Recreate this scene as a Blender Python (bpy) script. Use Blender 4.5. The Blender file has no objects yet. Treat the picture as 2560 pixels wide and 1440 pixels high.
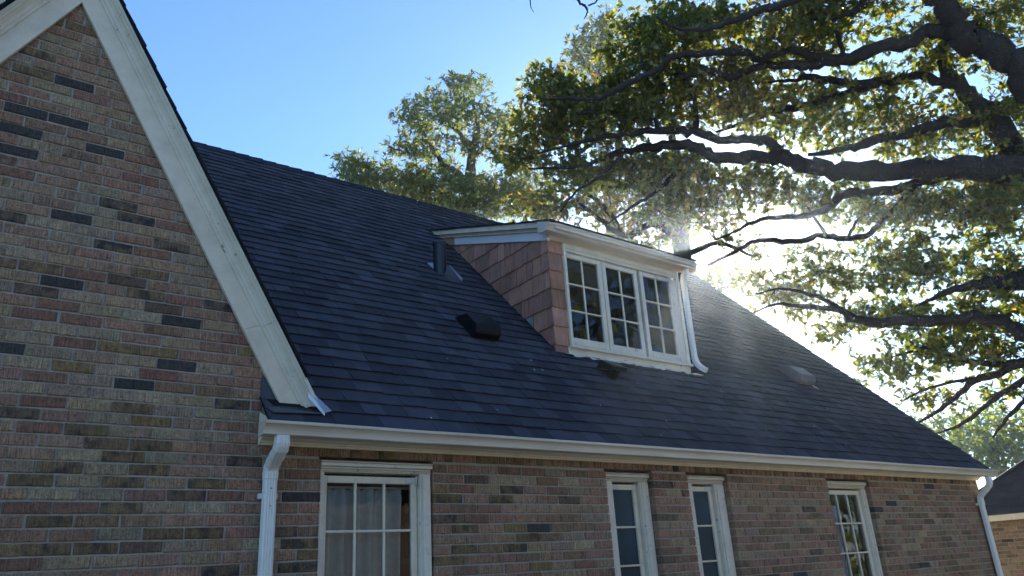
import bpy, math, random
import numpy as np
from mathutils import Matrix, Vector
random.seed(7); rng = np.random.default_rng(11)
SC = bpy.context.scene; COL = SC.collection
rad = math.radians

# ---------------------------------------------------------------- camera
H = 0.0667                      # brick course
BL = 3.2272 * H                 # brick module
CAM = np.array([0.0, -68.612 * H, 1.55])
ZL4 = 1.55 + 6.3125 * H
FPX = 1907.33
_p, _r, _w = rad(20.6635), rad(-3.4826), rad(37.588)
_f = np.array([math.sin(_w) * math.cos(_p), math.cos(_w) * math.cos(_p), math.sin(_p)])
_ri = np.array([math.cos(_w), -math.sin(_w), 0.0]); _up = np.cross(_ri, _f)
CR = math.cos(_r) * _ri + math.sin(_r) * _up
CU = -math.sin(_r) * _ri + math.cos(_r) * _up
cam = bpy.data.cameras.new('camera'); camo = bpy.data.objects.new('camera', cam); COL.objects.link(camo)
cam.sensor_fit = 'HORIZONTAL'; cam.sensor_width = 36.0; cam.lens = FPX / 2560 * 36
cam.clip_start = 0.05; cam.clip_end = 3000
M = Matrix.Identity(4)
for i in range(3):
    M[i][0] = CR[i]; M[i][1] = CU[i]; M[i][2] = -_f[i]; M[i][3] = CAM[i]
camo.matrix_world = M; SC.camera = camo

def at(x, y, d):                # a point of the place: bearing of a photo pixel, distance in metres
    v = (x - 1280) / FPX * CR - (y - 720) / FPX * CU + _f
    return CAM + v / np.linalg.norm(v) * d
def proj(p):
    v = np.asarray(p) - CAM; z = v @ _f
    return 1280 + FPX * (v @ CR) / z, 720 - FPX * (v @ CU) / z, z

# ---------------------------------------------------------------- sky, sun, exposure
SUN_EL, SUN_AZ = rad(22.45), rad(54.15)
w = bpy.data.worlds.new('World'); SC.world = w; w.use_nodes = True
nt = w.node_tree; nt.nodes.clear()
sky = nt.nodes.new('ShaderNodeTexSky'); sky.sky_type = 'NISHITA'; sky.sun_disc = False
sky.sun_elevation = SUN_EL; sky.sun_rotation = SUN_AZ
sky.air_density = 1.0; sky.dust_density = 0.25; sky.ozone_density = 6.0; sky.altitude = 500
bg = nt.nodes.new('ShaderNodeBackground'); bg.inputs[1].default_value = 0.115
wo = nt.nodes.new('ShaderNodeOutputWorld')
nt.links.new(sky.outputs[0], bg.inputs[0]); nt.links.new(bg.outputs[0], wo.inputs[0])
sl = bpy.data.lights.new('sun', 'SUN'); sl.energy = 5.0; sl.angle = rad(0.53); sl.color = (1.0, 0.93, 0.82)
so = bpy.data.objects.new('sun', sl); COL.objects.link(so)
SUN = Vector((math.sin(SUN_AZ) * math.cos(SUN_EL), math.cos(SUN_AZ) * math.cos(SUN_EL), math.sin(SUN_EL)))
so.rotation_euler = SUN.to_track_quat('Z', 'Y').to_euler(); so.location = (20, 15, 20)
SC.view_settings.view_transform = 'Standard'; SC.view_settings.look = 'None'
SC.view_settings.exposure = 1.52; SC.view_settings.gamma = 1.0; SC.view_settings.use_curve_mapping = False
HAZE_D, HAZE_G = .00065, .89
SC.cycles.max_bounces = 8; SC.cycles.volume_bounces = 0; SC.cycles.transparent_max_bounces = 24

# ---------------------------------------------------------------- helpers
def tag(o, label=None, cat=None, group=None, kind=None):
    if label: o['label'] = label
    if cat: o['category'] = cat
    if group: o['group'] = group
    if kind: o['kind'] = kind
    return o
def empty(name, loc=(0, 0, 0), parent=None):
    o = bpy.data.objects.new(name, None); COL.objects.link(o); o.location = loc; o.empty_display_size = 0.2
    if parent: o.parent = parent
    return o
def link(name, me, parent=None):
    o = bpy.data.objects.new(name, me); COL.objects.link(o)
    if parent:
        o.parent = parent
        l = parent.location if parent.parent is None else parent.parent.location
        if parent.parent is None: o.location = -parent.location
    return o
class MB:
    """collects faces, builds one mesh object; tint = colour of one piece"""
    def __init__(s): s.v = []; s.f = []; s.c = []
    def add(s, vs, fs, tint=(1, 1, 1, 0)):
        b = len(s.v); s.v += [tuple(map(float, p)) for p in vs]; s.f += [tuple(b + i for i in f) for f in fs]
        s.c += [tint] * len(vs)
    def box(s, x0, x1, y0, y1, z0, z1, tint=(1, 1, 1, 0)):
        v = [(x0, y0, z0), (x1, y0, z0), (x1, y1, z0), (x0, y1, z0), (x0, y0, z1), (x1, y0, z1), (x1, y1, z1), (x0, y1, z1)]
        s.add(v, [(0, 3, 2, 1), (4, 5, 6, 7), (0, 1, 5, 4), (1, 2, 6, 5), (2, 3, 7, 6), (3, 0, 4, 7)], tint)
    def bbox(s, x0, x1, y0, y1, z0, z1, b=0.004, tint=(1, 1, 1, 0)):
        """box with its edges chamfered"""
        b = min(b, (x1 - x0) * .45, (y1 - y0) * .45, (z1 - z0) * .45)
        X, Y, Z = (x0, x1), (y0, y1), (z0, z1); V = []; F = []; idx = {}
        for i in (0, 1):
            for j in (0, 1):
                for k in (0, 1):
                    sx, sy, sz = (b, -b)[i], (b, -b)[j], (b, -b)[k]
                    for a, p in enumerate(((X[i], Y[j] + sy, Z[k] + sz), (X[i] + sx, Y[j], Z[k] + sz), (X[i] + sx, Y[j] + sy, Z[k]))):
                        idx[i, j, k, a] = len(V); V.append(p)
        I = lambda *a: idx[a]
        for i in (0, 1):
            q = [I(i, 0, 0, 0), I(i, 1, 0, 0), I(i, 1, 1, 0), I(i, 0, 1, 0)]; F.append(q if i else q[::-1])
            q = [I(0, i, 0, 1), I(0, i, 1, 1), I(1, i, 1, 1), I(1, i, 0, 1)]; F.append(q if i else q[::-1])
            q = [I(0, 0, i, 2), I(1, 0, i, 2), I(1, 1, i, 2), I(0, 1, i, 2)]; F.append(q if i else q[::-1])
        for i in (0, 1):
            for j in (0, 1):
                F.append([I(i, j, 0, 0), I(i, j, 1, 0), I(i, j, 1, 1), I(i, j, 0, 1)])
                F.append([I(i, 0, j, 0), I(i, 1, j, 0), I(i, 1, j, 2), I(i, 0, j, 2)])
                F.append([I(0, i, j, 1), I(1, i, j, 1), I(1, i, j, 2), I(0, i, j, 2)])
                for k in (0, 1): F.append([I(i, j, k, 0), I(i, j, k, 1), I(i, j, k, 2)])
        s.add(V, F, tint)
    def prism(s, poly, ax, a0, a1, tint=(1, 1, 1, 0)):
        """polygon in the two other axes, extruded along axis ax from a0 to a1"""
        n = len(poly); V = []
        for a in (a0, a1):
            for p in poly:
                q = list(p); q.insert(ax, a); V.append(q)
        s.add(V, [tuple(range(n)), tuple(range(2 * n - 1, n - 1, -1))] + [(i, i + n, (i + 1) % n + n, (i + 1) % n) for i in range(n)], tint)
    def sheet(s, prof, ax, a0, a1, th=0.0, tint=(1, 1, 1, 0)):
        """open profile swept along an axis (thin sheet metal, mouldings)"""
        n = len(prof); V = []
        for a in (a0, a1):
            for p in prof:
                q = list(p); q.insert(ax, a); V.append(q)
        s.add(V, [(i, i + n, i + 1 + n, i + 1) for i in range(n - 1)], tint)
    def obj(s, name, mat, parent=None, smooth=False, recalc=True):
        me = bpy.data.meshes.new(name); me.from_pydata(s.v, [], s.f)
        a = me.color_attributes.new('tint', 'FLOAT_COLOR', 'POINT')
        a.data.foreach_set('color', np.array(s.c, dtype=np.float32).ravel())
        if recalc:
            import bmesh
            bm = bmesh.new(); bm.from_mesh(me); bmesh.ops.recalc_face_normals(bm, faces=bm.faces); bm.to_mesh(me); bm.free()
        me.materials.append(mat)
        if smooth: me.polygons.foreach_set('use_smooth', [True] * len(me.polygons))
        me.update()
        return link(name, me, parent)
def tube(mb, pts, radii, sides=7, tint=(1, 1, 1, 0), cap=True, prof=None, rough=0.0):
    pts = [np.asarray(p, float) for p in pts]; n = len(pts); V = []; F = []
    T = [pts[min(i + 1, n - 1)] - pts[max(i - 1, 0)] for i in range(n)]
    T = [t / (np.linalg.norm(t) + 1e-9) for t in T]
    u = np.cross(T[0], (0, 0, 1)); 
    if np.linalg.norm(u) < 1e-3: u = np.array((1.0, 0, 0))
    u /= np.linalg.norm(u)
    for i in range(n):
        u = u - T[i] * (u @ T[i]); u /= np.linalg.norm(u) + 1e-9; v = np.cross(T[i], u)
        if prof is None:
            for k in range(sides):
                a = 2 * math.pi * k / sides; V.append(pts[i] + radii[i] * (1 + (random.gauss(0, rough) if rough else 0)) * (math.cos(a) * u + math.sin(a) * v))
        else:
            for (a, b) in prof: V.append(pts[i] + a * u + b * v)
    m = sides if prof is None else len(prof)
    for i in range(n - 1):
        for k in range(m):
            k2 = (k + 1) % m; F.append((i * m + k, i * m + k2, (i + 1) * m + k2, (i + 1) * m + k))
    if cap: F.append(tuple(range(m - 1, -1, -1))); F.append(tuple((n - 1) * m + k for k in range(m)))
    mb.add(V, F, tint)
def clip(poly, a, b, c):        # keep a*x+b*y+c >= 0
    out = []
    for i, p in enumerate(poly):
        q = poly[(i + 1) % len(poly)]; dp = a * p[0] + b * p[1] + c; dq = a * q[0] + b * q[1] + c
        if dp >= 0: out.append(p)
        if dp * dq < 0:
            t = dp / (dp - dq); out.append((p[0] + t * (q[0] - p[0]), p[1] + t * (q[1] - p[1])))
    return out
def spline(pts, k=6):
    """smooth curve through points (Catmull-Rom), columns interpolated together"""
    P = np.array(pts, float); P = np.vstack([2 * P[0] - P[1], P, 2 * P[-1] - P[-2]]); out = []
    for i in range(1, len(P) - 2):
        for t in np.linspace(0, 1, k, endpoint=False):
            a, b, c, d = P[i - 1:i + 3]
            out.append(.5 * (2 * b + (c - a) * t + (2 * a - 5 * b + 4 * c - d) * t * t + (3 * b - a - 3 * c + d) * t ** 3))
    out.append(P[-2]); return np.array(out)

# ---------------------------------------------------------------- materials
def mat(name):
    m = bpy.data.materials.new(name); m.use_nodes = True; t = m.node_tree
    return m, t, t.nodes['Principled BSDF'], t.nodes, t.links.new
def rgba(c): return (c[0], c[1], c[2], 1)
def noise(N, Lk, scale, detail=4, rough=.55, mapping=(1, 1, 1), co='pos'):
    n = N.new('ShaderNodeTexNoise'); n.inputs['Scale'].default_value = scale; n.inputs['Detail'].default_value = detail; n.inputs['Roughness'].default_value = rough
    g = N.new('ShaderNodeNewGeometry'); mp = N.new('ShaderNodeMapping'); mp.inputs['Scale'].default_value = mapping
    Lk(g.outputs['Position'], mp.inputs[0]); Lk(mp.outputs[0], n.inputs['Vector']); return n.outputs['Fac']
def ramp(N, Lk, src, stops):
    r = N.new('ShaderNodeValToRGB'); e = r.color_ramp.elements
    while len(e) < len(stops): e.new(.5)
    for el, (p, c) in zip(e, stops): el.position = p; el.color = rgba(c) if len(c) == 3 else c
    Lk(src, r.inputs[0]); return r.outputs[0]
def mixc(N, Lk, mode, fac, a, b):
    m = N.new('ShaderNodeMix'); m.data_type = 'RGBA'; m.blend_type = mode
    for s, v in ((m.inputs[0], fac), (m.inputs[6], a), (m.inputs[7], b)):
        if hasattr(v, 'node'): Lk(v, s)
        elif isinstance(v, (int, float)): s.default_value = v
        else: s.default_value = rgba(v)
    return m.outputs[2]
def bump(N, Lk, B, hgt, strength, dist):
    b = N.new('ShaderNodeBump'); b.inputs['Strength'].default_value = strength; b.inputs['Distance'].default_value = dist
    Lk(hgt, b.inputs['Height']); Lk(b.outputs[0], B.inputs['Normal'])
def attr(N, name='tint'):
    a = N.new('ShaderNodeAttribute'); a.attribute_name = name; return a
MAT = {}
def m_brick(name, ax):          # ax: 0 wall runs along x, 1 along y
    m, t, B, N, K = mat(name); a = attr(N)
    st = (1, 1, .09) if True else None
    streak = noise(N, K, 190, 3, .6, (1, 1, .05))
    blotch = noise(N, K, 22, 5, .65); fine = noise(N, K, 260, 3, .6); chew = noise(N, K, 75, 4, .6)
    c = mixc(N, K, 'MULTIPLY', 1, a.outputs['Color'], ramp(N, K, streak, [(.3, (.5, .5, .5)), (.7, (1.35, 1.34, 1.32))]))  # streak contrast also stands in for weak shading of the grooves
    c = mixc(N, K, 'MULTIPLY', 1, c, ramp(N, K, blotch, [(.3, (.72, .70, .70)), (.68, (1.2, 1.2, 1.18))]))
    c = mixc(N, K, 'MULTIPLY', 1, c, ramp(N, K, chew, [(.36, (.6, .58, .56)), (.48, (1, 1, 1)), (.75, (1.08, 1.07, 1.05))]))
    burn = N.new('ShaderNodeMath'); burn.operation = 'MULTIPLY'
    K(a.outputs['Alpha'], burn.inputs[0]); K(ramp(N, K, noise(N, K, 13, 2, .5), [(.5, (0, 0, 0)), (.62, (1, 1, 1))]), burn.inputs[1])
    c = mixc(N, K, 'MIX', burn.outputs[0], c, (.02, .02, .024))
    K(c, B.inputs['Base Color']); B.inputs['Roughness'].default_value = .88
    s = N.new('ShaderNodeMath'); s.operation = 'ADD'; K(streak, s.inputs[0]); K(chew, s.inputs[1])
    bump(N, K, B, s.outputs[0], .9, .010); return m
MAT['brick'] = m_brick('rug_faced_brick', 0)
def simple(name, base, rough=.6, var=.25, scale=8, bs=.2, bscale=60, bd=.003, metal=0, mapping=(1, 1, 1), spec=.5):
    m, t, B, N, K = mat(name)
    lo = tuple(x * (1 - var) for x in base); hi = tuple(min(1, x * (1 + var * .6)) for x in base)
    a = attr(N)
    c = mixc(N, K, 'MULTIPLY', 1, ramp(N, K, noise(N, K, scale, 6, .6, mapping), [(.3, lo), (.7, hi)]), a.outputs['Color'])
    K(c, B.inputs['Base Color']); B.inputs['Roughness'].default_value = rough; B.inputs['Metallic'].default_value = metal
    B.inputs['Specular IOR Level'].default_value = spec
    if bs: bump(N, K, B, noise(N, K, bscale, 5, .6, mapping), bs, bd)
    return m
MAT['mortar'] = simple('mortar', (.385, .335, .268), .95, .22, 30, .6, 180, .003)
def m_paint(name, base, dirt, mapping=(1, 1, 1), peel=.0, amt=.45, rough=.5):
    m, t, B, N, K = mat(name); a = attr(N)
    n1 = noise(N, K, 5, 8, .68, mapping); n2 = noise(N, K, 38, 6, .7, mapping)
    c = mixc(N, K, 'MIX', ramp(N, K, n1, [(.46, (0, 0, 0)), (.78, (amt,) * 3)]), base, dirt)
    c = mixc(N, K, 'MIX', ramp(N, K, n2, [(.60, (0, 0, 0)), (.74, (amt * .8,) * 3)]), c, tuple(x * .55 for x in dirt))
    if peel:
        c = mixc(N, K, 'MIX', ramp(N, K, noise(N, K, 14, 9, .75, mapping), [(.66 - peel, (0, 0, 0)), (.68 - peel, (1, 1, 1))]), c, (.19, .165, .14))
    c = mixc(N, K, 'MULTIPLY', 1, c, a.outputs['Color'])
    K(c, B.inputs['Base Color']); B.inputs['Roughness'].default_value = rough
    bump(N, K, B, n2, .25, .0015); return m
MAT['trim'] = m_paint('painted_trim', (.77, .665, .49), (.38, .29, .185))
MAT['trim_worn'] = m_paint('peeling_trim', (.74, .655, .51), (.36, .28, .18), peel=.04)
MAT['gutter'] = m_paint('gutter_enamel', (.66, .56, .43), (.28, .21, .14), (.35, 1, 2.5), amt=.45, rough=.38)
MAT['spout'] = m_paint('downspout_enamel', (.76, .725, .645), (.42, .37, .29), (1, 1, .25), amt=.3, rough=.36)
MAT['board'] = m_paint('primed_board', (.66, .67, .66), (.45, .46, .46), amt=.25)
def m_shingle():
    m, t, B, N, K = mat('asphalt_shingle'); a = attr(N)
    g = noise(N, K, 620, 2, .6); b = noise(N, K, 6, 5, .6); v = N.new('ShaderNodeTexVoronoi'); v.inputs['Scale'].default_value = 420
    ge = N.new('ShaderNodeNewGeometry'); K(ge.outputs['Position'], v.inputs['Vector'])
    c = mixc(N, K, 'MULTIPLY', 1, a.outputs['Color'], ramp(N, K, v.outputs['Distance'], [(0, (1.5, 1.5, 1.5)), (.6, (.55, .55, .57))]))
    c = mixc(N, K, 'MULTIPLY', 1, c, ramp(N, K, b, [(.3, (.8, .8, .8)), (.7, (1.2, 1.18, 1.15))]))
    K(c, B.inputs['Base Color']); B.inputs['Roughness'].default_value = .9; B.inputs['Specular IOR Level'].default_value = .2
    bump(N, K, B, g, .7, .002); return m
MAT['shingle'] = m_shingle()
def m_wood(name, base, rough=.8):
    m, t, B, N, K = mat(name); a = attr(N)
    g = noise(N, K, 60, 6, .65, (1, 1, .045)); b = noise(N, K, 5, 4, .6)
    c = mixc(N, K, 'MULTIPLY', 1, a.outputs['Color'], ramp(N, K, g, [(.25, tuple(x * .55 for x in base)), (.6, base), (.8, tuple(x * 1.25 for x in base))]))
    c = mixc(N, K, 'MULTIPLY', 1, c, ramp(N, K, b, [(.3, (.75, .75, .78)), (.7, (1.15, 1.12, 1.1))]))
    K(c, B.inputs['Base Color']); B.inputs['Roughness'].default_value = rough; bump(N, K, B, g, .5, .003); return m
MAT['cedar'] = m_wood('cedar_shake', (.50, .25, .155))
MAT['rawwood'] = m_wood('bare_cedar_board', (.42, .27, .18))
MAT['grey_wood'] = m_wood('weathered_cedar', (.26, .245, .24))
MAT['vent'] = simple('dark_vent_metal', (.010, .008, .009), .55, .3, 12, .08, 40, .002, spec=.2)
MAT['flash2'] = simple('blue_grey_flashing', (.30, .34, .42), .4, .25, 9, .2, 30, .003)
MAT['pipe'] = simple('black_pipe', (.006, .0065, .008), .38, .25, 14, .05, 60, .002)
MAT['flash'] = simple('slate_flashing', (.055, .065, .075), .5, .3, 9, .25, 30, .003)
MAT['vent_glint'] = simple('sun_glint_vent', (.12, .11, .105), .4, .3, 12, .08, 40, .002)  # paler copy of the vent metal, sun glint put into its colour
MAT['bare_metal'] = simple('bare_aluminium', (.42, .43, .48), .42, .2, 12, .1, 30, .002, metal=.6)
MAT['dark'] = simple('dark_void', (.015, .015, .017), .9, .2, 5, 0)
MAT['hinge'] = m_paint('painted_hinge', (.64, .63, .60), (.30, .27, .22), amt=.6)
def m_glass(name, tintc=(1, 1, 1), rough=0.0, wob=.06):
    m, t, B, N, K = mat(name); N.remove(B)
    fr = N.new('ShaderNodeFresnel'); fr.inputs[0].default_value = 1.52
    tr = N.new('ShaderNodeBsdfTransparent'); tr.inputs[0].default_value = rgba(tintc)
    gl = N.new('ShaderNodeBsdfGlossy'); gl.inputs['Roughness'].default_value = rough; gl.inputs[0].default_value = (.95, .97, 1, 1)
    b = N.new('ShaderNodeBump'); b.inputs['Strength'].default_value = wob; b.inputs['Distance'].default_value = .02
    K(noise(N, K, 5, 2, .5), b.inputs['Height']); K(b.outputs[0], gl.inputs['Normal']); K(b.outputs[0], fr.inputs['Normal'])
    mx = N.new('ShaderNodeMixShader'); K(fr.outputs[0], mx.inputs[0]); K(tr.outputs[0], mx.inputs[1]); K(gl.outputs[0], mx.inputs[2])
    o = [n for n in N if n.type == 'OUTPUT_MATERIAL'][0]; K(mx.outputs[0], o.inputs['Surface']); return m
MAT['glass'] = m_glass('window_glass', (.86, .9, .88))
MAT['film'] = simple('frosted_blue_glass', (.022, .045, .066), .14, .35, 4, .25, 9, .004, spec=.22)
MAT['curtain'] = simple('curtain_cloth', (.46, .50, .48), .9, .12, 20, .1, 300, .001)
MAT['lilac'] = simple('lilac_blind', (.36, .37, .52), .85, .1, 6, .05, 200, .001)
MAT['plaster'] = simple('interior_plaster', (.16, .16, .16), .9, .1, 4, 0)
def m_bark(name, base):
    m, t, B, N, K = mat(name)
    g = noise(N, K, 16, 8, .7, (1, 1, .35)); v = N.new('ShaderNodeTexVoronoi'); v.inputs['Scale'].default_value = 26; v.feature = 'DISTANCE_TO_EDGE'
    ge = N.new('ShaderNodeNewGeometry'); K(ge.outputs['Position'], v.inputs['Vector'])
    K(ramp(N, K, g, [(.3, tuple(x * .5 for x in base)), (.7, tuple(x * 1.4 for x in base))]), B.inputs['Base Color']); B.inputs['Roughness'].default_value = .95
    s = N.new('ShaderNodeMath'); s.operation = 'ADD'; K(g, s.inputs[0]); K(v.outputs[0], s.inputs[1]); bump(N, K, B, s.outputs[0], .9, .03); return m
MAT['bark'] = m_bark('oak_bark', (.038, .031, .028)); MAT['bark_pale'] = m_bark('pale_bark', (.16, .14, .12))
def m_leaf(name, trans=.5):
    m, t, B, N, K = mat(name); a = attr(N); N.remove(B)
    d = N.new('ShaderNodeBsdfDiffuse'); tl = N.new('ShaderNodeBsdfTranslucent'); gl = N.new('ShaderNodeBsdfGlossy'); gl.inputs['Roughness'].default_value = .38; gl.inputs[0].default_value = (.8, .85, .9, 1)
    K(a.outputs['Color'], d.inputs[0]); K(mixc(N, K, 'MULTIPLY', 1, a.outputs['Color'], (2.0, 1.9, .8)), tl.inputs[0])
    m1 = N.new('ShaderNodeMixShader'); m1.inputs[0].default_value = trans; K(d.outputs[0], m1.inputs[1]); K(tl.outputs[0], m1.inputs[2])
    m2 = N.new('ShaderNodeMixShader'); m2.inputs[0].default_value = .06; K(m1.outputs[0], m2.inputs[1]); K(gl.outputs[0], m2.inputs[2])
    o = [n for n in N if n.type == 'OUTPUT_MATERIAL'][0]; K(m2.outputs[0], o.inputs['Surface']); return m
MAT['leaf'] = m_leaf('leaf', .56)
MAT['grass'] = simple('lawn', (.085, .12, .035), .95, .45, 1.2, .6, 40, .05)
MAT['concrete'] = simple('concrete', (.50, .455, .375), .9, .18, 2.5, .3, 60, .004)
MAT['cable'] = simple('cable_sheath', (.012, .012, .013), .95, .2, 5, 0, spec=.05)
MAT['polewood'] = m_bark('pole_wood', (.12, .095, .07))

# ---------------------------------------------------------------- ground
g = MB(); n = 24; xs = np.linspace(-150, 150, n)
vs = [(x, y, 0) for y in xs for x in xs]; g.add(vs, [(j * n + i, j * n + i + 1, (j + 1) * n + i + 1, (j + 1) * n + i) for j in range(n - 1) for i in range(n - 1)])
tag(g.obj('ground', MAT['grass'], recalc=False), 'mown lawn around the house', 'lawn', kind='structure')
g = MB(); g.box(-12, 40, -9.3, -2.4, -.06, .012); tag(g.obj('driveway', MAT['concrete']), 'unseen pale concrete driveway, widened to bounce warm light onto the house', 'driveway', kind='structure')  # out of view; widened and paled to bounce warm light onto the facade

# ---------------------------------------------------------------- bricks
PAL = {'pink': (.300, .190, .135), 'rose': (.262, .152, .112), 'tan': (.318, .242, .162), 'grey': (.268, .228, .172), 'light': (.385, .325, .225),
       'olive': (.155, .118, .050), 'ochre': (.225, .165, .058), 'dark': (.048, .046, .050), 'smoke': (.088, .073, .050), 'red': (.205, .098, .074), 'brown': (.195, .128, .083)}
_mean = (.320, .205, .142)
PAL = {k: tuple(c + (m_ - c) * (.06 if k == 'dark' else .30) for c, m_ in zip(v, _mean)) for k, v in PAL.items()}
PAL = {k: (v[0] * 1.06, v[1] * .97, v[2] * .84) for k, v in PAL.items()}
def brick_col(weights):
    k = random.choices(list(weights), list(weights.values()))[0]; c = PAL[k]; f = random.uniform(1.02, 1.26)
    j = [random.uniform(.95, 1.05) for _ in range(3)]
    return (c[0] * f * j[0], c[1] * f * j[1], c[2] * f * j[2], {'olive': .55, 'ochre': .4, 'smoke': .7, 'brown': .35}.get(k, 0) * (random.random() < .5))
W_GABLE = dict(pink=30, rose=14, tan=19, grey=13, light=6, olive=6, ochre=1.5, dark=.6, smoke=2, red=4, brown=5)
W_MAIN = dict(pink=26, rose=18, tan=12, grey=10, light=3, olive=6, ochre=1, dark=1, smoke=4, red=4, brown=14)
SPECIAL = [('dark', [(215, 215), (200, 317), (88, 340), (88, 395), (293, 387), (226, 562), (150, 694), (463, 797), (349, 960), (755, 1243), (1327, 1317), (20, 265), (2235, 1254), (1690, 1166)]),
           ('smoke', [(320, 632), (380, 563), (330, 525), (320, 692), (45, 620), (50, 1035), (20, 525), (620, 1155), (590, 1425), (590, 1007), (700, 1425), (735, 1330), (560, 757), (1450, 1248), (1640, 1212), (1240, 1200)]),
           ('olive', [(220, 1078), (270, 1110), (380, 1113), (310, 1145), (150, 1170), (380, 1178), (80, 1208), (305, 1208), (525, 1210), (115, 1295), (405, 1340), (505, 1335), (110, 1375), (230, 1375), (310, 1020), (1130, 1145), (1125, 1245), (1240, 1245), (1150, 1370), (1270, 1365), (1310, 1345), (770, 1360), (1155, 1320)]),
           ('ochre', [(180, 915), (145, 815), (300, 862), (400, 877), (385, 1060)]),
           ('red', [(215, 675), (95, 780), (190, 850), (70, 1272), (190, 1275), (130, 1000), (85, 1400), (1150, 1222), (1180, 1292), (560, 1235)]),
           ('light', [(110, 655), (100, 830), (230, 835), (450, 1085), (160, 1140), (60, 970), (60, 900), (90, 1235), (1240, 1195), (1300, 1200)])]
def unY(x, y, Y=0.0):
    v = (x - 1280) / FPX * CR - (y - 720) / FPX * CU + _f; return CAM + v * ((Y - CAM[1]) / v[1])
SPW = [(k, unY(*p)) for k, ps in SPECIAL for p in ps]
def brick_mesh(mb, a0, a1, z0, z1, y, dep, tint, face='Y'):
    """one brick with arrised edges; face Y looks to -y, face X looks to -x"""
    j = lambda s=.0013: random.gauss(0, s)
    b = .0035; f0 = y + j(.0012)
    ring = [(a0 + j(), z0 + j()), (a1 + j(), z0 + j()), (a1 + j(), z1 + j()), (a0 + j(), z1 + j())]
    cx, cz = (a0 + a1) / 2, (z0 + z1) / 2
    inn = [(p[0] + math.copysign(b + abs(j()), cx - p[0]), p[1] + math.copysign(b + abs(j()), cz - p[1])) for p in ring]
    V = [(p[0], f0 + abs(j(.001)), p[1]) for p in inn] + [(p[0], f0 + .004, p[1]) for p in ring] + [(p[0], y + dep, p[1]) for p in ring]
    if face == 'X': V = [(p[1], p[0], p[2]) for p in V]
    F = [(0, 1, 2, 3)] + [(i, i + 4, (i + 1) % 4 + 4, (i + 1) % 4) for i in range(4)] + [(i + 4, i + 8, (i + 1) % 4 + 8, (i + 1) % 4 + 4) for i in range(4)]
    mb.add(V, F, tint)

# ================================================================= THE HOUSE
house = empty('brick_house'); tag(house, 'brick house with steep front gable, dark shingle roof and shingled dormer', 'house')
FZ = 2.368                       # underside of the eave moulding
AX, AZ, SL = 0.262, 5.045, 1.745 # gable: inner apex of the brick triangle and rake slope
OPEN = [(1.940, 2.745, .93, 2.312), (4.359, 4.900, .93, 2.312), (5.334, 5.883, .93, 2.312), (7.495, 8.300, .93, 2.312)]
XL, XR = -2.6, 10.93
# mortar body of the wall with its openings
wall = empty('brick_wall', parent=house)
mb = MB(); e = .009
xc = sorted({XL, XR, *[o[0] - e for o in OPEN], *[o[1] + e for o in OPEN]}); zc = [0, .93 - e, 2.312 + e, 2.46]
for i in range(len(xc) - 1):
    for k in range(3):
        cx = (xc[i] + xc[i + 1]) / 2
        if k == 1 and any(o[0] < cx < o[1] for o in OPEN): continue
        mb.add([(xc[i], e, zc[k]), (xc[i + 1], e, zc[k]), (xc[i + 1], e, zc[k + 1]), (xc[i], e, zc[k + 1])], [(0, 1, 2, 3)])
for o in OPEN:
    x0, x1, z0, z1 = o[0] - e, o[1] + e, o[2] - e, o[3] + e
    mb.add([(x0, e, z0), (x0, .3, z0), (x0, .3, z1), (x0, e, z1)], [(0, 1, 2, 3)]); mb.add([(x1, e, z0), (x1, .3, z0), (x1, .3, z1), (x1, e, z1)], [(0, 1, 2, 3)])
    mb.add([(x0, e, z1), (x1, e, z1), (x1, .3, z1), (x0, .3, z1)], [(0, 1, 2, 3)]); mb.add([(x0, e, z0), (x1, e, z0), (x1, .3, z0), (x0, .3, z0)], [(0, 1, 2, 3)])
hw = lambda z, d=.14: (AZ + d * 2 - z) / SL
mb.prism([(AX - hw(2.46), 2.46), (AX + hw(2.46) - .22, 2.46), (AX + hw(3.0), 3.0), (AX, AZ + .24)], 1, e, .25)
mb.add([(XR, e, 0), (XR, 8.0, 0), (XR, 8.0, 2.66), (XR, 4.0, 6.6), (XR, .0, 2.6)], [(0, 1, 2, 3, 4)])
mb.obj('mortar_body', MAT['mortar'], wall, recalc=False)
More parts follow.
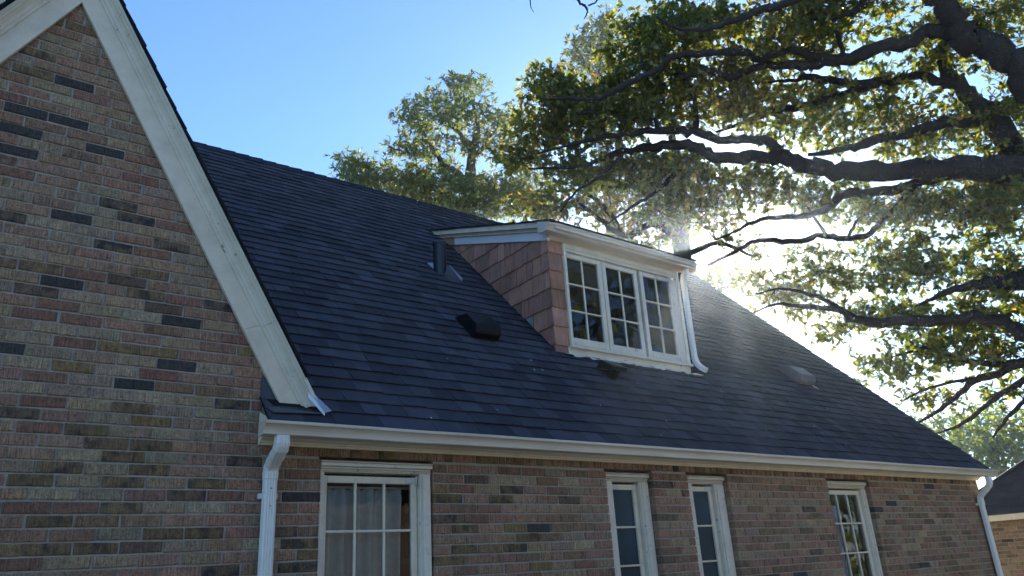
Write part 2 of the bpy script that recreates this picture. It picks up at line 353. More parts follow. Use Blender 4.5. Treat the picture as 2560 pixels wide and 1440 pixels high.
# brick list
bricks = []
jx = 6.0946 * H; k0 = 6
kmin = 4 - int((5.3 - ZL4) / H); kmax = 4 + int(ZL4 / H) - 1
for k in range(kmin, kmax):
    z1 = ZL4 - (k - 4) * H; z0 = z1 - H
    off = jx + (BL / 2 if (k - k0) % 2 else 0) + random.gauss(0, .006)
    x = off - BL * math.ceil((off - XL) / BL)
    zm = (z0 + z1) / 2
    main_ok = z1 < 2.312 + .01
    row = []
    x = off - BL * math.ceil((off - XL) / BL)
    while x < XR:
        jn = random.gauss(0, .004); row.append([x, x + BL]); x += BL
    rowsegs = []
    for a, b_ in row:
        a += random.gauss(0, .002)
        if main_ok: segs = [(a, b_)]
        else:                    # gable triangle above the eave
            lim = AX + hw(zm, .07); lo = AX - hw(zm, .07)
            if zm < 2.72: lim = min(lim, 1.56 + random.uniform(-.012, .006))
            if zm < 2.44: lim = 1.56
            lo2 = XL if zm < 2.5 else lo
            if b_ < lo2 or a > lim: continue
            segs = [(max(a, lo2), min(b_, lim))]
        for o in OPEN:
            if z0 < o[3] - .02 and z1 > o[2] + .02:
                ns = []
                for (p, q) in segs:
                    if q <= o[0] or p >= o[1]: ns.append((p, q)); continue
                    if p < o[0]: ns.append((p, o[0] + .005))
                    if q > o[1]: ns.append((o[1] - .005, q))
                segs = ns
        rowsegs += [[p, min(q, XR + .006)] for p, q in segs if q > p + .004]
    out = []
    for p, q in rowsegs:
        if out and abs(out[-1][1] - p) < .012 and (q - p < .062 or out[-1][1] - out[-1][0] < .062): out[-1][1] = q
        else: out.append([p, q])
    for p, q in out:
        if q - p > .03: bricks.append([p + .005, q - .005, z0 + .005, z1 - .005, zm, 'm' if p > 1.6 else 'g'])
# rowlock course under the eave of the long wall
x = 1.56; zt = 2.312
while x < XR - .03:
    wv = random.choice((.066, .07, .073, .076)) if (x < 2.85 or 3.2 < x) else .2
    bricks.append([x + .004, min(x + wv, XR) - .004, zt + .006, 2.40, zt + .03, 'r']); x += wv
seen = []
for i, b in enumerate(bricks):
    c = ((b[0] + b[1]) / 2, 0, (b[2] + b[3]) / 2); px, py, d = proj(c)
    vis = -40 < px < 2600 and -30 < py < 1470
    hid = b[4] > 2.4 and abs(c[0] - AX) > hw(c[2], 0) + .02
    area = (b[1] - b[0]) * (b[3] - b[2]) / d ** 2 * (-CAM[1] / d)
    seen.append((area if vis and not hid else -1, i))
top = {i for a, i in sorted(seen, reverse=True)[:300] if a > 0}
cols = []
for b in bricks:
    wgt = W_GABLE if b[5] == 'g' else W_MAIN
    if b[5] == 'r': wgt = dict(pink=20, rose=14, brown=26, tan=10, olive=6, dark=1.5, smoke=3)
    cols.append(brick_col(wgt))
for k, p in SPW:
    for i, b in enumerate(bricks):
        if b[0] - .005 <= p[0] <= b[1] + .005 and b[2] - .005 <= p[2] <= b[3] + .005:
            c = PAL[k]; f = random.uniform(.9, 1.1); f *= 1.06; cols[i] = (c[0] * f, c[1] * f, c[2] * f, {'olive': .6, 'smoke': .8, 'ochre': .3}.get(k, 0))
rest = MB()
for i, b in enumerate(bricks):
    t = rest if i not in top else MB()
    brick_mesh(t, b[0], b[1], b[2], b[3], 0.0, .105, cols[i])
    if i in top: t.obj('brick', MAT['brick'], wall)
tag(rest.obj('brick_courses', MAT['brick'], wall), kind='stuff')

# ---- eave: moulding, fascia, gutter
EX0, EX1 = 1.487, 11.0
mb = MB()
mb.sheet([(.0, FZ), (-.022, FZ), (-.024, FZ + .012), (-.034, FZ + .014), (-.036, FZ + .022), (-.05, FZ + .026), (-.068, FZ + .034), (-.082, FZ + .048), (-.09, FZ + .052), (-.098, FZ + .056), (-.1, FZ + .064), (-.15, FZ + .066), (-.15, FZ + .14)], 0, EX0 + .05, EX1 - .06)
mb.add([(EX1 - .06, y, z) for y, z in ((0, FZ), (-.022, FZ), (-.05, FZ + .026), (-.15, FZ + .066), (-.15, FZ + .14), (0, FZ + .2))], [(0, 1, 2, 3, 4, 5)])
mb.add([(EX0 + .05, y, z) for y, z in ((0, FZ), (-.022, FZ), (-.05, FZ + .026), (-.15, FZ + .066), (-.15, FZ + .14), (0, FZ + .2))], [(0, 1, 2, 3, 4, 5)])
mb.obj('eave_moulding', MAT['trim'], house, recalc=False)
def gutter(name, x0, x1, yb, zb, parent, sag=0.0):
    """K-style trough: profile in y,z relative to the back bottom corner; real sheet thickness"""
    P = [(0, .075), (0, 0), (-.078, 0), (-.086, .002), (-.089, .006), (-.088, .013), (-.092, .028), (-.100, .042), (-.112, .053), (-.1215, .057), (-.125, .060), (-.1255, .0745), (-.122, .0772), (-.114, .0765), (-.1135, .071)]
    I = [(-.0025, .074), (-.0025, .0025), (-.077, .0025), (-.0845, .0065), (-.0855, .013), (-.0895, .029), (-.098, .044), (-.111, .0555), (-.120, .0595), (-.1225, .062), (-.123, .0725)]
    mb = MB(); n = 28; xs = [x0 + (x1 - x0) * i / n for i in range(n + 1)]
    jit = [sag * math.sin(i * 1.7) * .4 + random.gauss(0, .0012) for i in range(n + 1)]
    for prof in (P, I):
        V = [(x, yb + p[0] + j, zb + p[1] + j * .6) for x, j in zip(xs, jit) for p in prof]; m = len(prof)
        mb.add(V, [(i * m + k, (i + 1) * m + k, (i + 1) * m + k + 1, i * m + k + 1) for i in range(n) for k in range(m - 1)])
    o = mb.obj(name, MAT['gutter'], parent, recalc=False)
    for x, j in ((x0, jit[0]), (x1, jit[-1])):
        c = MB(); Q = [(yb + p[0] * 1.02 + j, zb + (p[1] - .035) * 1.04 + .035 + j * .6) for p in P[1:12]] + [(yb + j, zb + .077)]
        c.prism(Q, 0, x - .0035, x + .0035); c.obj('end_cap', MAT['gutter'], o)
    return o
gutter('gutter', EX0, EX1 + .01, -.152, 2.391, house, .004)
mb = MB(); mb.box(EX0 + .06, EX1 - .04, -.150, -.13, 2.43, 2.478); mb.obj('fascia', MAT['trim'], house)
def spout_prof(wd=.072, dp=.050, rib=.0035):
    pts = []; n = 13
    for i in range(n):
        t = i / (n - 1); pts.append((-wd / 2 + .006 + (wd - .012) * t, -dp / 2 - (rib if i % 3 == 1 else 0)))
    for i in range(7): t = i / 6; pts.append((wd / 2 + (rib if i % 3 == 1 else 0), -dp / 2 + .006 + (dp - .012) * t))
    for i in range(n): t = i / (n - 1); pts.append((wd / 2 - .006 - (wd - .012) * t, dp / 2 + (rib if i % 3 == 1 else 0)))
    for i in range(7): t = i / 6; pts.append((-wd / 2 - (rib if i % 3 == 1 else 0), dp / 2 - .006 - (dp - .012) * t))
    return pts
def spout(name, path, parent, matn='spout', prof=None, crimp=()):
    """rectangular ribbed downspout swept along (x,y,z) points in a y-z plane"""
    prof = prof or spout_prof(); P = np.array(path, float); V = []; m = len(prof); F = []
    for i, p in enumerate(P):
        t = P[min(i + 1, len(P) - 1)] - P[max(i - 1, 0)]; t /= np.linalg.norm(t)
        side = np.array((1.0, 0, 0)) - t * t[0]; side /= np.linalg.norm(side); front = np.cross(side, t)   # front looks outwards
        if front[1] > 0: front = -front
        s = crimp[i] if i < len(crimp) else 1.0
        for (a, b) in prof: V.append(p + side * a * s - front * b * s)
    F = [(i * m + k, i * m + (k + 1) % m, (i + 1) * m + (k + 1) % m, (i + 1) * m + k) for i in range(len(P) - 1) for k in range(m)]
    F += [tuple(range(m)), tuple((len(P) - 1) * m + k for k in range(m))]
    mb = MB(); mb.add(V, F); return mb.obj(name, MAT[matn], parent)
def elbow_path(x, y0, y1, ztop, zbot, nseg=15):
    """from the outlet, back to the wall in an S"""
    pts = []; cr = []
    for i in range(nseg + 1):
        t = i / nseg; u = min(1, max(0, (t - .22) / .56)); s = u * u * (3 - 2 * u); pts.append((x, y0 + (y1 - y0) * s, ztop + (zbot - ztop) * t)); cr.append(1.0 + .035 * (1 if i % 2 else -1) * (1 if 2 < i < nseg - 1 else 0))
    return pts, cr
for nm, x, zt2, zb2, dw in (('downspout', 1.607, 2.396, 2.165, 1), ('downspout', 10.80, 2.392, 2.06, 1)):
    ep, cr = elbow_path(x, -.208, -.048, zt2, zb2)
    d = spout('downspout', [(x, -.046, zb2 + .02), (x, -.046, 1.6), (x, -.046, .9), (x, -.046, .06)], house)
    spout('elbow', ep, d, prof=spout_prof(.078, .056), crimp=cr)
    for zz in (2.16, 2.06):
        s_ = MB(); s_.box(x - .003, x + .003, -.0765, -.0725, zz - .003 - .05, zz + .003 - .05); s_.obj('screw', MAT['dark'], d)
    s_ = MB(); s_.box(x - .055, x - .034, -.03, .0, 2.055, 2.085); s_.box(x + .034, x + .055, -.03, .0, 2.055, 2.085); s_.obj('strap', MAT['spout'], d)

# ---- gable rakes: frieze board, crown moulding, shingle edge
def rake(parent, ax, az, side, z_end, yb, name='rake_board', zcut=None):
    """boards following the slope, profile measured square to the slope (u) and out from the wall (-y)"""
    L = math.hypot(1, SL); dx, dz = side / L, -SL / L           # down the slope
    nx, nz = side * SL / L, 1 / L                                # square to it, outwards
    def sweep(prof, nm, m, extra=0.0, closed=True, wob=0.0):
        for f0, f1, dy in ((0, .815, 0), (.8158, 1, -.0012)):
            mb = MB(); V = []; n = 10
            for i in range(n + 1):
                for (u, y) in prof:
                    px_, pz_ = ax + nx * u, az + nz * u          # point on the slope line through u, then slide to apex x = ax
                    s0 = -(px_ - ax) / dx
                    s1 = (pz_ - z_end - extra) / (SL / L)
                    s = s0 + (s1 - s0) * (f0 + (f1 - f0) * i / n)
                    r = random.gauss(0, wob) if 0 < i < n else 0
                    V.append((px_ + dx * s, yb + y + r + (dy if y < -.01 else 0), pz_ + dz * s + (random.uniform(-.006, .01) if f1 == 1 and i == n else 0)))
            m_ = len(prof); F = [(i * m_ + k, i * m_ + (k + 1) % m_, (i + 1) * m_ + (k + 1) % m_, (i + 1) * m_ + k) for i in range(n) for k in range(m_)] + [tuple(range(m_)), tuple(n * m_ + k for k in range(m_))]
            mb.add(V, F); mb.obj(nm, m, parent)
    sweep([(0, -.003), (0, -.028), (.112, -.028), (.112, -.003)], name, MAT['trim'], wob=.0006)
    sweep([(.108, -.004), (.108, -.038), (.116, -.042), (.122, -.042), (.126, -.050), (.140, -.060), (.152, -.078), (.158, -.098), (.164, -.104), (.166, -.118), (.186, -.122), (.186, -.004)], 'rake_moulding', MAT['trim_worn'], extra=-.012)
rake(house, AX, AZ, 1, 2.618, 0)
rake(house, AX, AZ, -1, 3.2, 0)
# ---- gable roof: stepped shingle courses that show as a dark edge
def gable_roof(name, ax, az, side, s_len, y0, y1, parent, off=.188):
    L = math.hypot(1, SL); dx, dz = side / L, -SL / L; nx, nz = side * SL / L, 1 / L
    mb = MB(); s = -off / (1 / L) * 0; az2 = az
    apx = (ax, az + off * L)                                     # outer apex
    n = int(s_len / .145)
    for i in range(n):
        s0, s1 = i * .145, (i + 1) * .145 + .012
        yy = y0 + random.gauss(0, .004)
        for (a, b_, h0, h1) in ((s0, s1, .002, .010),):
            q = [(apx[0] + dx * a, apx[1] + dz * a), (apx[0] + dx * b_, apx[1] + dz * b_), (apx[0] + dx * b_ + nx * h1, apx[1] + dz * b_ + nz * h1), (apx[0] + dx * a + nx * h0, apx[1] + dz * a + nz * h0)]
            c = random.uniform(.8, 1.15) * .03; mb.prism(q, 1, yy, y1, (c, c * 1.02, c * 1.12, 0))
    q = [(apx[0], apx[1] + .002), (apx[0] + dx * n * .145, apx[1] + dz * n * .145), (apx[0] + dx * n * .145 - nx * .008, apx[1] + dz * n * .145 - nz * .008), (apx[0], apx[1] - .016)]
    mb.prism(q, 1, y0 + .02, y1, (.02, .02, .022, 0))
    return mb.obj(name, MAT['shingle'], parent)
gable_roof('gable_roof', AX, AZ, 1, 3.16, -.150, 2.9, house)
gable_roof('gable_roof', AX, AZ, -1, 3.4, -.150, 2.9, house)
# flashing at the foot of the right rake
mb = MB()
mb.add([(1.535, -.0035, 2.79), (1.66, -.0035, 2.79), (1.72, -.0045, 2.608), (1.92, -.010, 2.592), (1.915, -.150, 2.552), (1.56, -.178, 2.532), (1.535, -.09, 2.585), (1.532, -.0045, 2.66)],
       [(0, 1, 2, 7), (7, 2, 6), (2, 3, 4, 5, 6)])
fl = mb.obj('corner_flashing', MAT['flash'], house, recalc=False)
sd = fl.modifiers.new('thick', 'SOLIDIFY'); sd.thickness = .003
mb = MB(); mb.add([(1.80, -.10, 2.70), (1.825, -.08, 2.705), (1.945, -.13, 2.578), (1.885, -.165, 2.556)], [(0, 1, 2, 3)])
mb.add([(1.80, -.10, 2.70), (1.885, -.165, 2.556), (1.885, -.165, 2.535), (1.80, -.10, 2.66)], [(0, 1, 2, 3)])
o = mb.obj('step_flashing', MAT['bare_metal'], house, recalc=False); o.modifiers.new('thick', 'SOLIDIFY').thickness = .002

# ---- main roof: deck, shingle courses, ridge caps
RZ = 2.668                       # roof plane z = y + RZ
ROOF_X1 = 10.975; RIDGE_Y = 4.02
roof = empty('roof', parent=house)
mb = MB()
mb.add([(-2.6, -.19, RZ - .2), (ROOF_X1 - .01, -.19, RZ - .2), (ROOF_X1 - .01, RIDGE_Y, RIDGE_Y + RZ - .012), (-2.6, RIDGE_Y, RIDGE_Y + RZ - .012)], [(0, 1, 2, 3)])
mb.add([(-2.6, RIDGE_Y, RIDGE_Y + RZ), (ROOF_X1, RIDGE_Y, RIDGE_Y + RZ), (ROOF_X1, 8.3, RZ - .25), (-2.6, 8.3, RZ - .25)], [(0, 1, 2, 3)])
mb.v[0] = (1.53, -.19, RZ - .2); mb.v[3] = (1.5, RIDGE_Y, RIDGE_Y + RZ - .012)
mb.add([(-2.6, 2.4, RZ + 2.38), (1.5, 2.4, RZ + 2.38), (1.5, RIDGE_Y, RIDGE_Y + RZ - .012), (-2.6, RIDGE_Y, RIDGE_Y + RZ - .012)], [(0, 1, 2, 3)])
mb.c = [(.02, .02, .022, 0)] * len(mb.v); mb.obj('roof_deck', MAT['shingle'], roof, recalc=False)
DX0, DX1, DY0 = 4.72, 6.665, 0.90   # dormer footprint
q2 = math.sqrt(.5)
def on_roof(x, s, h):            # s: metres up the slope from the eave, h: height above it
    y = -.2 + s * q2; return (x, y - h * q2, y + RZ + h * q2)
EXPO = .1445; NCO = int((RIDGE_Y + .2) / q2 / EXPO)
tabs = []
for k in range(NCO + 1):
    s0 = k * EXPO; s1 = s0 + EXPO + .03
    y_mid = -.2 + s0 * q2; z_mid = y_mid + RZ
    xv = AX + (AZ + .188 * math.hypot(1, SL) - z_mid) / SL if z_mid < AZ + .36 else -2.5   # valley with the gable roof
    x = max(xv - .12, -2.5) + random.uniform(-.1, 0) if k > 5 else xv - .02
    if k == 0: x = 1.535
    wave = [random.gauss(0, .0022) for _ in range(60)]
    high = random.random() < .5
    while x < ROOF_X1:
        wd = random.uniform(.10, .30) if not high else random.uniform(.12, .24); x1 = min(x + wd, ROOF_X1 + random.uniform(-.006, .008))
        if x1 - x > .03:
            ym = -.2 + (s0 + EXPO * .5) * q2; inside = DX0 + .05 < (x + x1) / 2 < DX1 - .02 and DY0 + .05 < ym < 3.0
            if not inside: tabs.append((x, x1, s0 + (wave[int(x * 5) % 60]), s1 if s1 < (RIDGE_Y + .2) / q2 else (RIDGE_Y + .2) / q2, high, k))
        x = x1; high = not high
def tab_mesh(mb, t):
    x0, x1, s0, s1, high, k = t
    und = lambda x: .003 * math.sin(x * 2.1 + k * 1.7) + .002 * math.sin(x * 5.3 + k * 2.9)
    h0 = .0185 + (.0045 if high else 0) + random.gauss(0, .0010); hb = .002
    c = (random.choice((.064, .078, .092)) if high else random.choice((.056, .072, .086))) * random.uniform(.90, 1.10)
    tint = (c * random.uniform(.97, 1.06), c, c * random.uniform(1.10, 1.20), 0)
    s0 = s0 + und((x0 + x1) / 2) * .6
    a, b_ = x0 + .0008, x1 - .0008; r = random.gauss(0, .0015); r2 = random.gauss(0, .0015)
    V = [on_roof(a, s0 + r, h0), on_roof(b_, s0 + r2, h0 + random.gauss(0, .0008)), on_roof(b_, s1, hb + .0035), on_roof(a, s1, hb + .0035), on_roof(a, s0 + r + .009, .0005 - .004), on_roof(b_, s0 + r2 + .009, .0005 - .004), on_roof(b_, s1, -.003), on_roof(a, s1, -.003)]
    mb.add(V, [(0, 1, 2, 3), (4, 5, 1, 0), (5, 6, 2, 1), (7, 4, 0, 3)], tint)
sc_ = []
for i, t in enumerate(tabs):
    p = on_roof((t[0] + t[1]) / 2, t[2] + EXPO / 2, 0); px, py, d = proj(p)
    vis = 0 < px < 2560 and 0 < py < 1440 and not (p[0] < 1.9 and px < 480 + (py - 380) * .52)
    v = np.array(p) - CAM; cosv = abs(v @ np.array((0, -q2, q2))) / np.linalg.norm(v)
    sc_.append(((t[1] - t[0]) * EXPO * cosv / d ** 2 if vis else -1, i))
topt = {i for a, i in sorted(sc_, reverse=True)[:300]}
rest = MB()
for i, t in enumerate(tabs):
    if i in topt: m_ = MB(); tab_mesh(m_, t); m_.obj('shingle', MAT['shingle'], roof, recalc=False)
    else: tab_mesh(rest, t)
tag(rest.obj('shingle_courses', MAT['shingle'], roof, recalc=False), kind='stuff')
# ridge caps
x = 1.0
zr = RIDGE_Y + RZ
while x < ROOF_X1 - .02:
    x1 = min(x + .172, ROOF_X1 + .01); c = random.uniform(.028, .042); h0, h1 = random.gauss(.004, .001), random.gauss(.017, .002)
    m_ = MB(); V = []
    for xx, h in ((x - .02, h0), (x1, h1)):
        for dy, dzz in ((-.115, -.115), (-.05, -.052), (-.018, -.012), (.018, -.012), (.05, -.052), (.115, -.115)):
            V.append((xx, RIDGE_Y + dy * 1.0 - (h * .7 if dy < 0 else -h * .7), zr + .012 + dzz + h * .7))
    V += [(p[0], p[1], p[2] - .012) for p in V[6:12]]
    m_.add(V, [(i, i + 6, i + 7, i + 1) for i in range(5)] + [(i + 6, i + 12, i + 13, i + 7) for i in range(5)], (c, c, c * 1.08, 0))
    m_.obj('ridge_cap', MAT['shingle'], roof, recalc=False); x = x1
# rake trim of the far end
mb = MB(); mb.prism([(-.16, RZ - .175), (4.02, 4.02 + RZ - .03), (4.02, 4.02 + RZ - .2), (-.02, RZ - .2)], 0, XR + .004, XR + .03); mb.obj('rake_board', MAT['trim'], house)
# house body behind: back wall, end wall, inner partition and ceiling
mb = MB(); mb.box(XL, XR - .02, 8.0, 8.2, 0, 2.6); mb.box(XL, XL + .2, .3, 8, 0, 2.6); mb.obj('rear_wall', MAT['mortar'], house)
mb = MB(); mb.box(XL + .3, XR - .3, 2.2, 2.3, 0, 2.38); mb.box(XL + .3, XR - .06, .26, 3.0, 2.40, 2.44); mb.box(XL + .3, XR - .06, .31, 3.0, .02, .05)
for xx in (3.4, 5.1, 6.6): mb.box(xx, xx + .1, .31, 2.2, .05, 2.40)
mb.obj('interior_partition', MAT['plaster'], house)

# ---- windows of the long wall
def strip(mb, x0, x1, y0, y1, z0, z1): mb.bbox(x0, x1, y0, y1, z0, z1, .003)
def hinge(parent, x, y, z, w_=.075, h_=.034, flip=1):
    m_ = MB(); m_.bbox(x, x + w_, y - .006, y, z, z + h_, .002)
    m_.bbox(x + (w_ if flip > 0 else -.012), x + (w_ if flip > 0 else -.012) + .012, y - .012, y, z - .012, z + h_ + .008, .002)
    return m_.obj('hinge', MAT['hinge'], parent)
def window(o, cols, yy, parent, gx0, gx1, sx1, label, glassm, hx, vmunt=True):
    x0, x1, z0, z1 = o; W = empty('window', parent=parent); W['label'] = label
    zg = 2.168; ph = .2965; mun = .0155
    # outer frame (jambs, head with drip cap)
    f = MB(); strip(f, x0 + .002, gx0 - .034, yy - .035, yy + .09, z0, z1 - .02); strip(f, sx1 + .004, x1 - .002, yy - .035, yy + .09, z0, z1 - .02)
    strip(f, x0 + .002, x1 - .002, yy - .04, yy + .09, z1 - .082, z1 - .022)
    strip(f, sx1 + .02, x1 - .012, yy - .05, yy - .03, z0, z1 - .09)
    for i, (a, b_) in enumerate(((.028, .05), (.055, .064), (.069, .076))): strip(f, x0 + .002, x1 - .003 - .012 * i, yy - .052 - .008 * (2 - i), yy - .03, z1 - b_, z1 - a)
    f.obj('frame', MAT['trim_worn'], W)
    c = MB(); c.prism([(yy - .066, z1 - .024), (yy - .068, z1 - .018), (yy + .02, z1 + .004), (yy + .02, z1 - .03)], 0, x0 + .001, x1 - .001); c.obj('drip_cap', MAT['trim_worn'], W)
    s_ = MB(); zb = z0 + .06
    strip(s_, gx0 - .03, gx0, yy, yy + .035, zb, zg + .045); strip(s_, gx1, sx1, yy, yy + .035, zb, zg + .045)
    strip(s_, gx0 - .0005, gx1 + .0005, yy + .001, yy + .034, zg, zg + .044); strip(s_, gx0 - .0005, gx1 + .0005, yy + .001, yy + .034, zb, zg - 4 * ph)
    s_.obj('sash', MAT['trim'], W)
    cw = (gx1 - gx0 + mun) / cols
    for i in range(1, cols):
        m_ = MB(); xm = gx0 + i * cw - mun; strip(m_, xm, xm + mun, yy + .004, yy + .03, zg - 4 * ph, zg); m_.obj('muntin', MAT['trim'], W)
    for r in range(1, 4):
        m_ = MB(); zz = zg - r * ph; strip(m_, gx0, gx1, yy + .002, yy + .031, zz - mun / 2, zz + mun / 2); m_.obj('muntin', MAT['trim'], W)
    for i in range(cols):
        for r in range(4):
            m_ = MB(); a, b_ = gx0 + i * cw, gx0 + (i + 1) * cw - mun; t_, u_ = zg - r * ph, zg - (r + 1) * ph
            m_.add([(a, yy + .018, u_), (b_, yy + .018, u_), (b_, yy + .018, t_), (a, yy + .018, t_)], [(0, 1, 2, 3)]); p_ = m_.obj('pane', glassm, W, recalc=False)
    hinge(W, hx[0], yy, zg + .004, .075, .036, hx[1])
    sl_ = MB(); sl_.prism([(-.03, z0 - .02), (-.03, z0 + .01), (yy + .05, z0 + .04), (yy + .05, z0 - .02)], 0, x0 + .003, x1 - .003); sl_.obj('sill', MAT['trim'], W)
    return W
window(OPEN[0], 3, .062, house, 2.010, 2.612, 2.655, 'nearest ground floor window with six visible panes and curtains behind', MAT['glass'], (2.565, 1))
window(OPEN[1], 1, .105, house, 4.520, 4.750, 4.795, 'narrow window with plain blue glass, nearer of the pair', MAT['film'], (4.505, -1))
window(OPEN[2], 1, .100, house, 5.490, 5.709, 5.755, 'narrow window with blue glass and a bright reflection, farther of the pair', MAT['film'], (5.665, 1))
window(OPEN[3], 3, .100, house, 7.586, 8.188, 8.232, 'farthest ground floor window with small panes and a lilac blind', MAT['glass'], (7.60, -1))

# ---- dormer
RK = .3632                       # slope of its shed roof
zt_f = lambda y: 4.775 + RK * (y - .92)   # underside of the cheek frieze board
mb = MB()
mb.add([(DX0 + .012, DY0 + .012, 3.4), (DX0 + .012, DY0 + .012, 4.95), (DX0 + .012, 3.2, 5.80), (DX0 + .012, 3.2, 5.7)], [(0, 1, 2, 3)])
mb.add([(DX1, DY0 + .012, 3.4), (DX1, DY0 + .012, 4.95), (DX1, 3.2, 5.80), (DX1, 3.2, 5.7)], [(0, 1, 2, 3)])
mb.box(DX0 + .012, 4.895, DY0 + .012, DY0 + .1, 3.45, 4.93); mb.box(4.895, DX1, DY0 + .012, DY0 + .1, 4.77, 4.93); mb.box(4.895, DX1, DY0 + .03, DY0 + .1, 3.42, 3.65)
mb.obj('dormer_wall', MAT['dark'], house, recalc=False)
cheek = empty('dormer_cheek', parent=house)
zc0 = 3.66; CE = .1985
def cedar_tint(): 
    f = random.uniform(.68, 1.12); return (f * random.uniform(.93, 1.07), f * random.uniform(.93, 1.05), f * random.uniform(.92, 1.1), 0)
for k in range(-1, 11):
    z0 = zc0 + (k - 1) * CE + .0; z1 = z0 + CE + .05
    y = DY0 + .002 + (random.uniform(-.02, 0))
    first = True
    while y < 3.1:
        wd = random.choice((.09, .11, .13, .15, .17, .20, .23)); y1 = y + wd
        zz0 = z0 + random.gauss(0, .002)
        g_ = random.uniform(.003, .0075); poly = [(y + g_, zz0), (y1 - g_, zz0 + random.gauss(0, .003)), (y1 - g_, z1), (y + g_, z1)]
        if first: poly[0] = (DY0 - .004, zz0); poly[3] = (DY0 + .004, z1); first = False
        poly = clip(poly, -1, 1, -(RZ + .028)); poly = clip(poly, RK, -1, 4.775 - RK * .92 + .012) if len(poly) > 2 else poly
        if len(poly) > 2:
            ys = [p[0] for p in poly]; zs = [p[1] for p in poly]
            if max(zs) - min(zs) > .02 and max(ys) - min(ys) > .02:
                t = cedar_tint(); V = []
                for (yy_, zz_) in poly: V.append((DX0 + .004 - .017 + (zz_ - z0) / (CE + .05) * .016, yy_, zz_))
                V += [(DX0 + .011, p[1], p[2]) for p in V]; n = len(poly)
                m_ = MB(); m_.add(V, [tuple(range(n))] + [(i, i + n, (i + 1) % n + n, (i + 1) % n) for i in range(n)], t)
                low = max(zs) < 4.25 and k in (1, 2) and min(ys) - DY0 > (.08 if k == 1 else .2)
                m_.obj('cedar_shingle', MAT['grey_wood'] if low and random.random() < .5 else MAT['cedar'], cheek)
        y = y1
front = empty('dormer_front', parent=house)
for k in range(-1, 8):           # shingled strip beside the window
    z0 = zc0 + (k - 1) * CE - .012; z1 = z0 + CE + .04
    a = DX0 - .014; spl = [a, 4.893] if random.random() < .6 else [a, random.uniform(4.78, 4.83), 4.893]
    for a_, b_ in zip(spl[:-1], spl[1:]):
        lo = max(z0, 3.575) + random.gauss(0, .002); hi = min(z1, 4.80)
        if hi - lo < .03: continue
        yb0 = DY0 - .012 + (lo - z0) / (CE + .04) * .014; t = cedar_tint()
        m_ = MB(); m_.add([(a_ + .001, yb0, lo), (b_ - .0015, yb0, lo), (b_ - .0015, DY0 + .003, hi), (a_ + .001, DY0 + .003, hi), (a_ + .001, DY0 + .011, lo), (b_ - .0015, DY0 + .011, lo), (b_ - .0015, DY0 + .011, hi), (a_ + .001, DY0 + .011, hi)],
                          [(0, 1, 2, 3), (4, 5, 1, 0), (5, 6, 2, 1), (7, 4, 0, 3), (3, 2, 6, 7)], t)
        m_.obj('cedar_shingle', MAT['cedar'], front)
# front fascia band over the window, apron below
mb = MB(); mb.bbox(DX0 - .012, DX1 + .03, DY0 - .025, DY0 + .012, 4.785, 4.90, .004); mb.obj('frieze_board', MAT['trim'], front)
mb = MB(); mb.bbox(4.872, DX1 + .012, DY0 - .01, DY0 + .03, 3.50, 3.648, .004); mb.obj('apron', MAT['trim_worn'], front)
mb = MB(); n = 40; V = []
for i in range(n + 1):
    x = 4.80 + (6.80 - 4.80) * i / n; V.append((x, DY0 - .012, 3.572 + random.gauss(0, .008))); V.append((x, DY0 - .055 - random.random() * .03, 3.545 + random.gauss(0, .004) - .008))
mb.add(V, [(2 * i, 2 * i + 2, 2 * i + 3, 2 * i + 1) for i in range(n)]); mb.obj('apron_flashing', MAT['trim_worn'], front, recalc=False)
# cheek trim
def slope_board(name, x0, x1, dz0, dz1, y0, y1, m, par=house, slant=True):
    mb = MB(); a = zt_f(y0); b_ = zt_f(y1)
    P = [(y0, a + dz0), (y1, b_ + dz0), (y1, b_ + dz1), (y0, a + dz1)]
    P = clip(P, -1, 1, -(RZ + .012))
    mb.prism(P, 0, x0, x1); return mb.obj(name, m, par)
slope_board('frieze_board', DX0 - .028, DX0 + .011, 0, .098, .878, 2.62, MAT['board'])
slope_board('patch_board', DX0 - .026, DX0 + .011, .002, .096, 2.6205, 3.2, MAT['rawwood'])
slope_board('crown_moulding', DX0 - .05, DX0 + .011, .0985, .118, .80, 3.4, MAT['trim'])
slope_board('crown_moulding', DX0 - .062, DX0 + .011, .1185, .134, .79, 3.4, MAT['trim'])
slope_board('crown_moulding', DX0 - .088, DX0 + .011, .1345, .196, .78, 3.4, MAT['trim'])
# shed roof of the dormer
mb = MB(); ys = [.70, .85, 1.05, 1.3, 1.6, 1.9, 2.2, 2.5, 2.8, 3.05, 3.25]
for i in range(len(ys) - 1):
    a, b_ = ys[i], ys[i + 1] + .02
    x = DX0 - .115 + random.gauss(0, .004)
    c = random.uniform(.026, .038)
    mb.prism([(a, zt_f(a) + .198), (b_, zt_f(b_) + .198), (b_, zt_f(b_) + .202), (a, zt_f(a) + .216)], 0, x, DX1 + .17, (c, c, c * 1.1, 0))
mb.obj('dormer_roof', MAT['shingle'], house)
mb = MB(); mb.prism([(.715, zt_f(.715) + .03 + .1), (3.2, zt_f(3.2) + .13), (3.2, zt_f(3.2) + .195), (.715, zt_f(.715) + .195)], 0, DX0 - .04, DX1 + .15); mb.obj('dormer_soffit', MAT['trim'], house)
gutter('gutter', DX0 - .135, DX1 + .19, .835, 4.803, house, .002)
mb = MB(); mb.prism([(.84, 4.805), (.84, 4.90), (.875, 4.90), (.875, 4.79)], 0, DX0 - .03, DX1 + .1); mb.obj('fascia', MAT['trim'], house)
mb = MB(); mb.prism([(.77, 4.80), (.77, 4.905), (.90, 4.955), (.90, 4.83)], 0, DX0 - .128, DX0 - .06); mb.obj('gutter_return', MAT['gutter'], house)
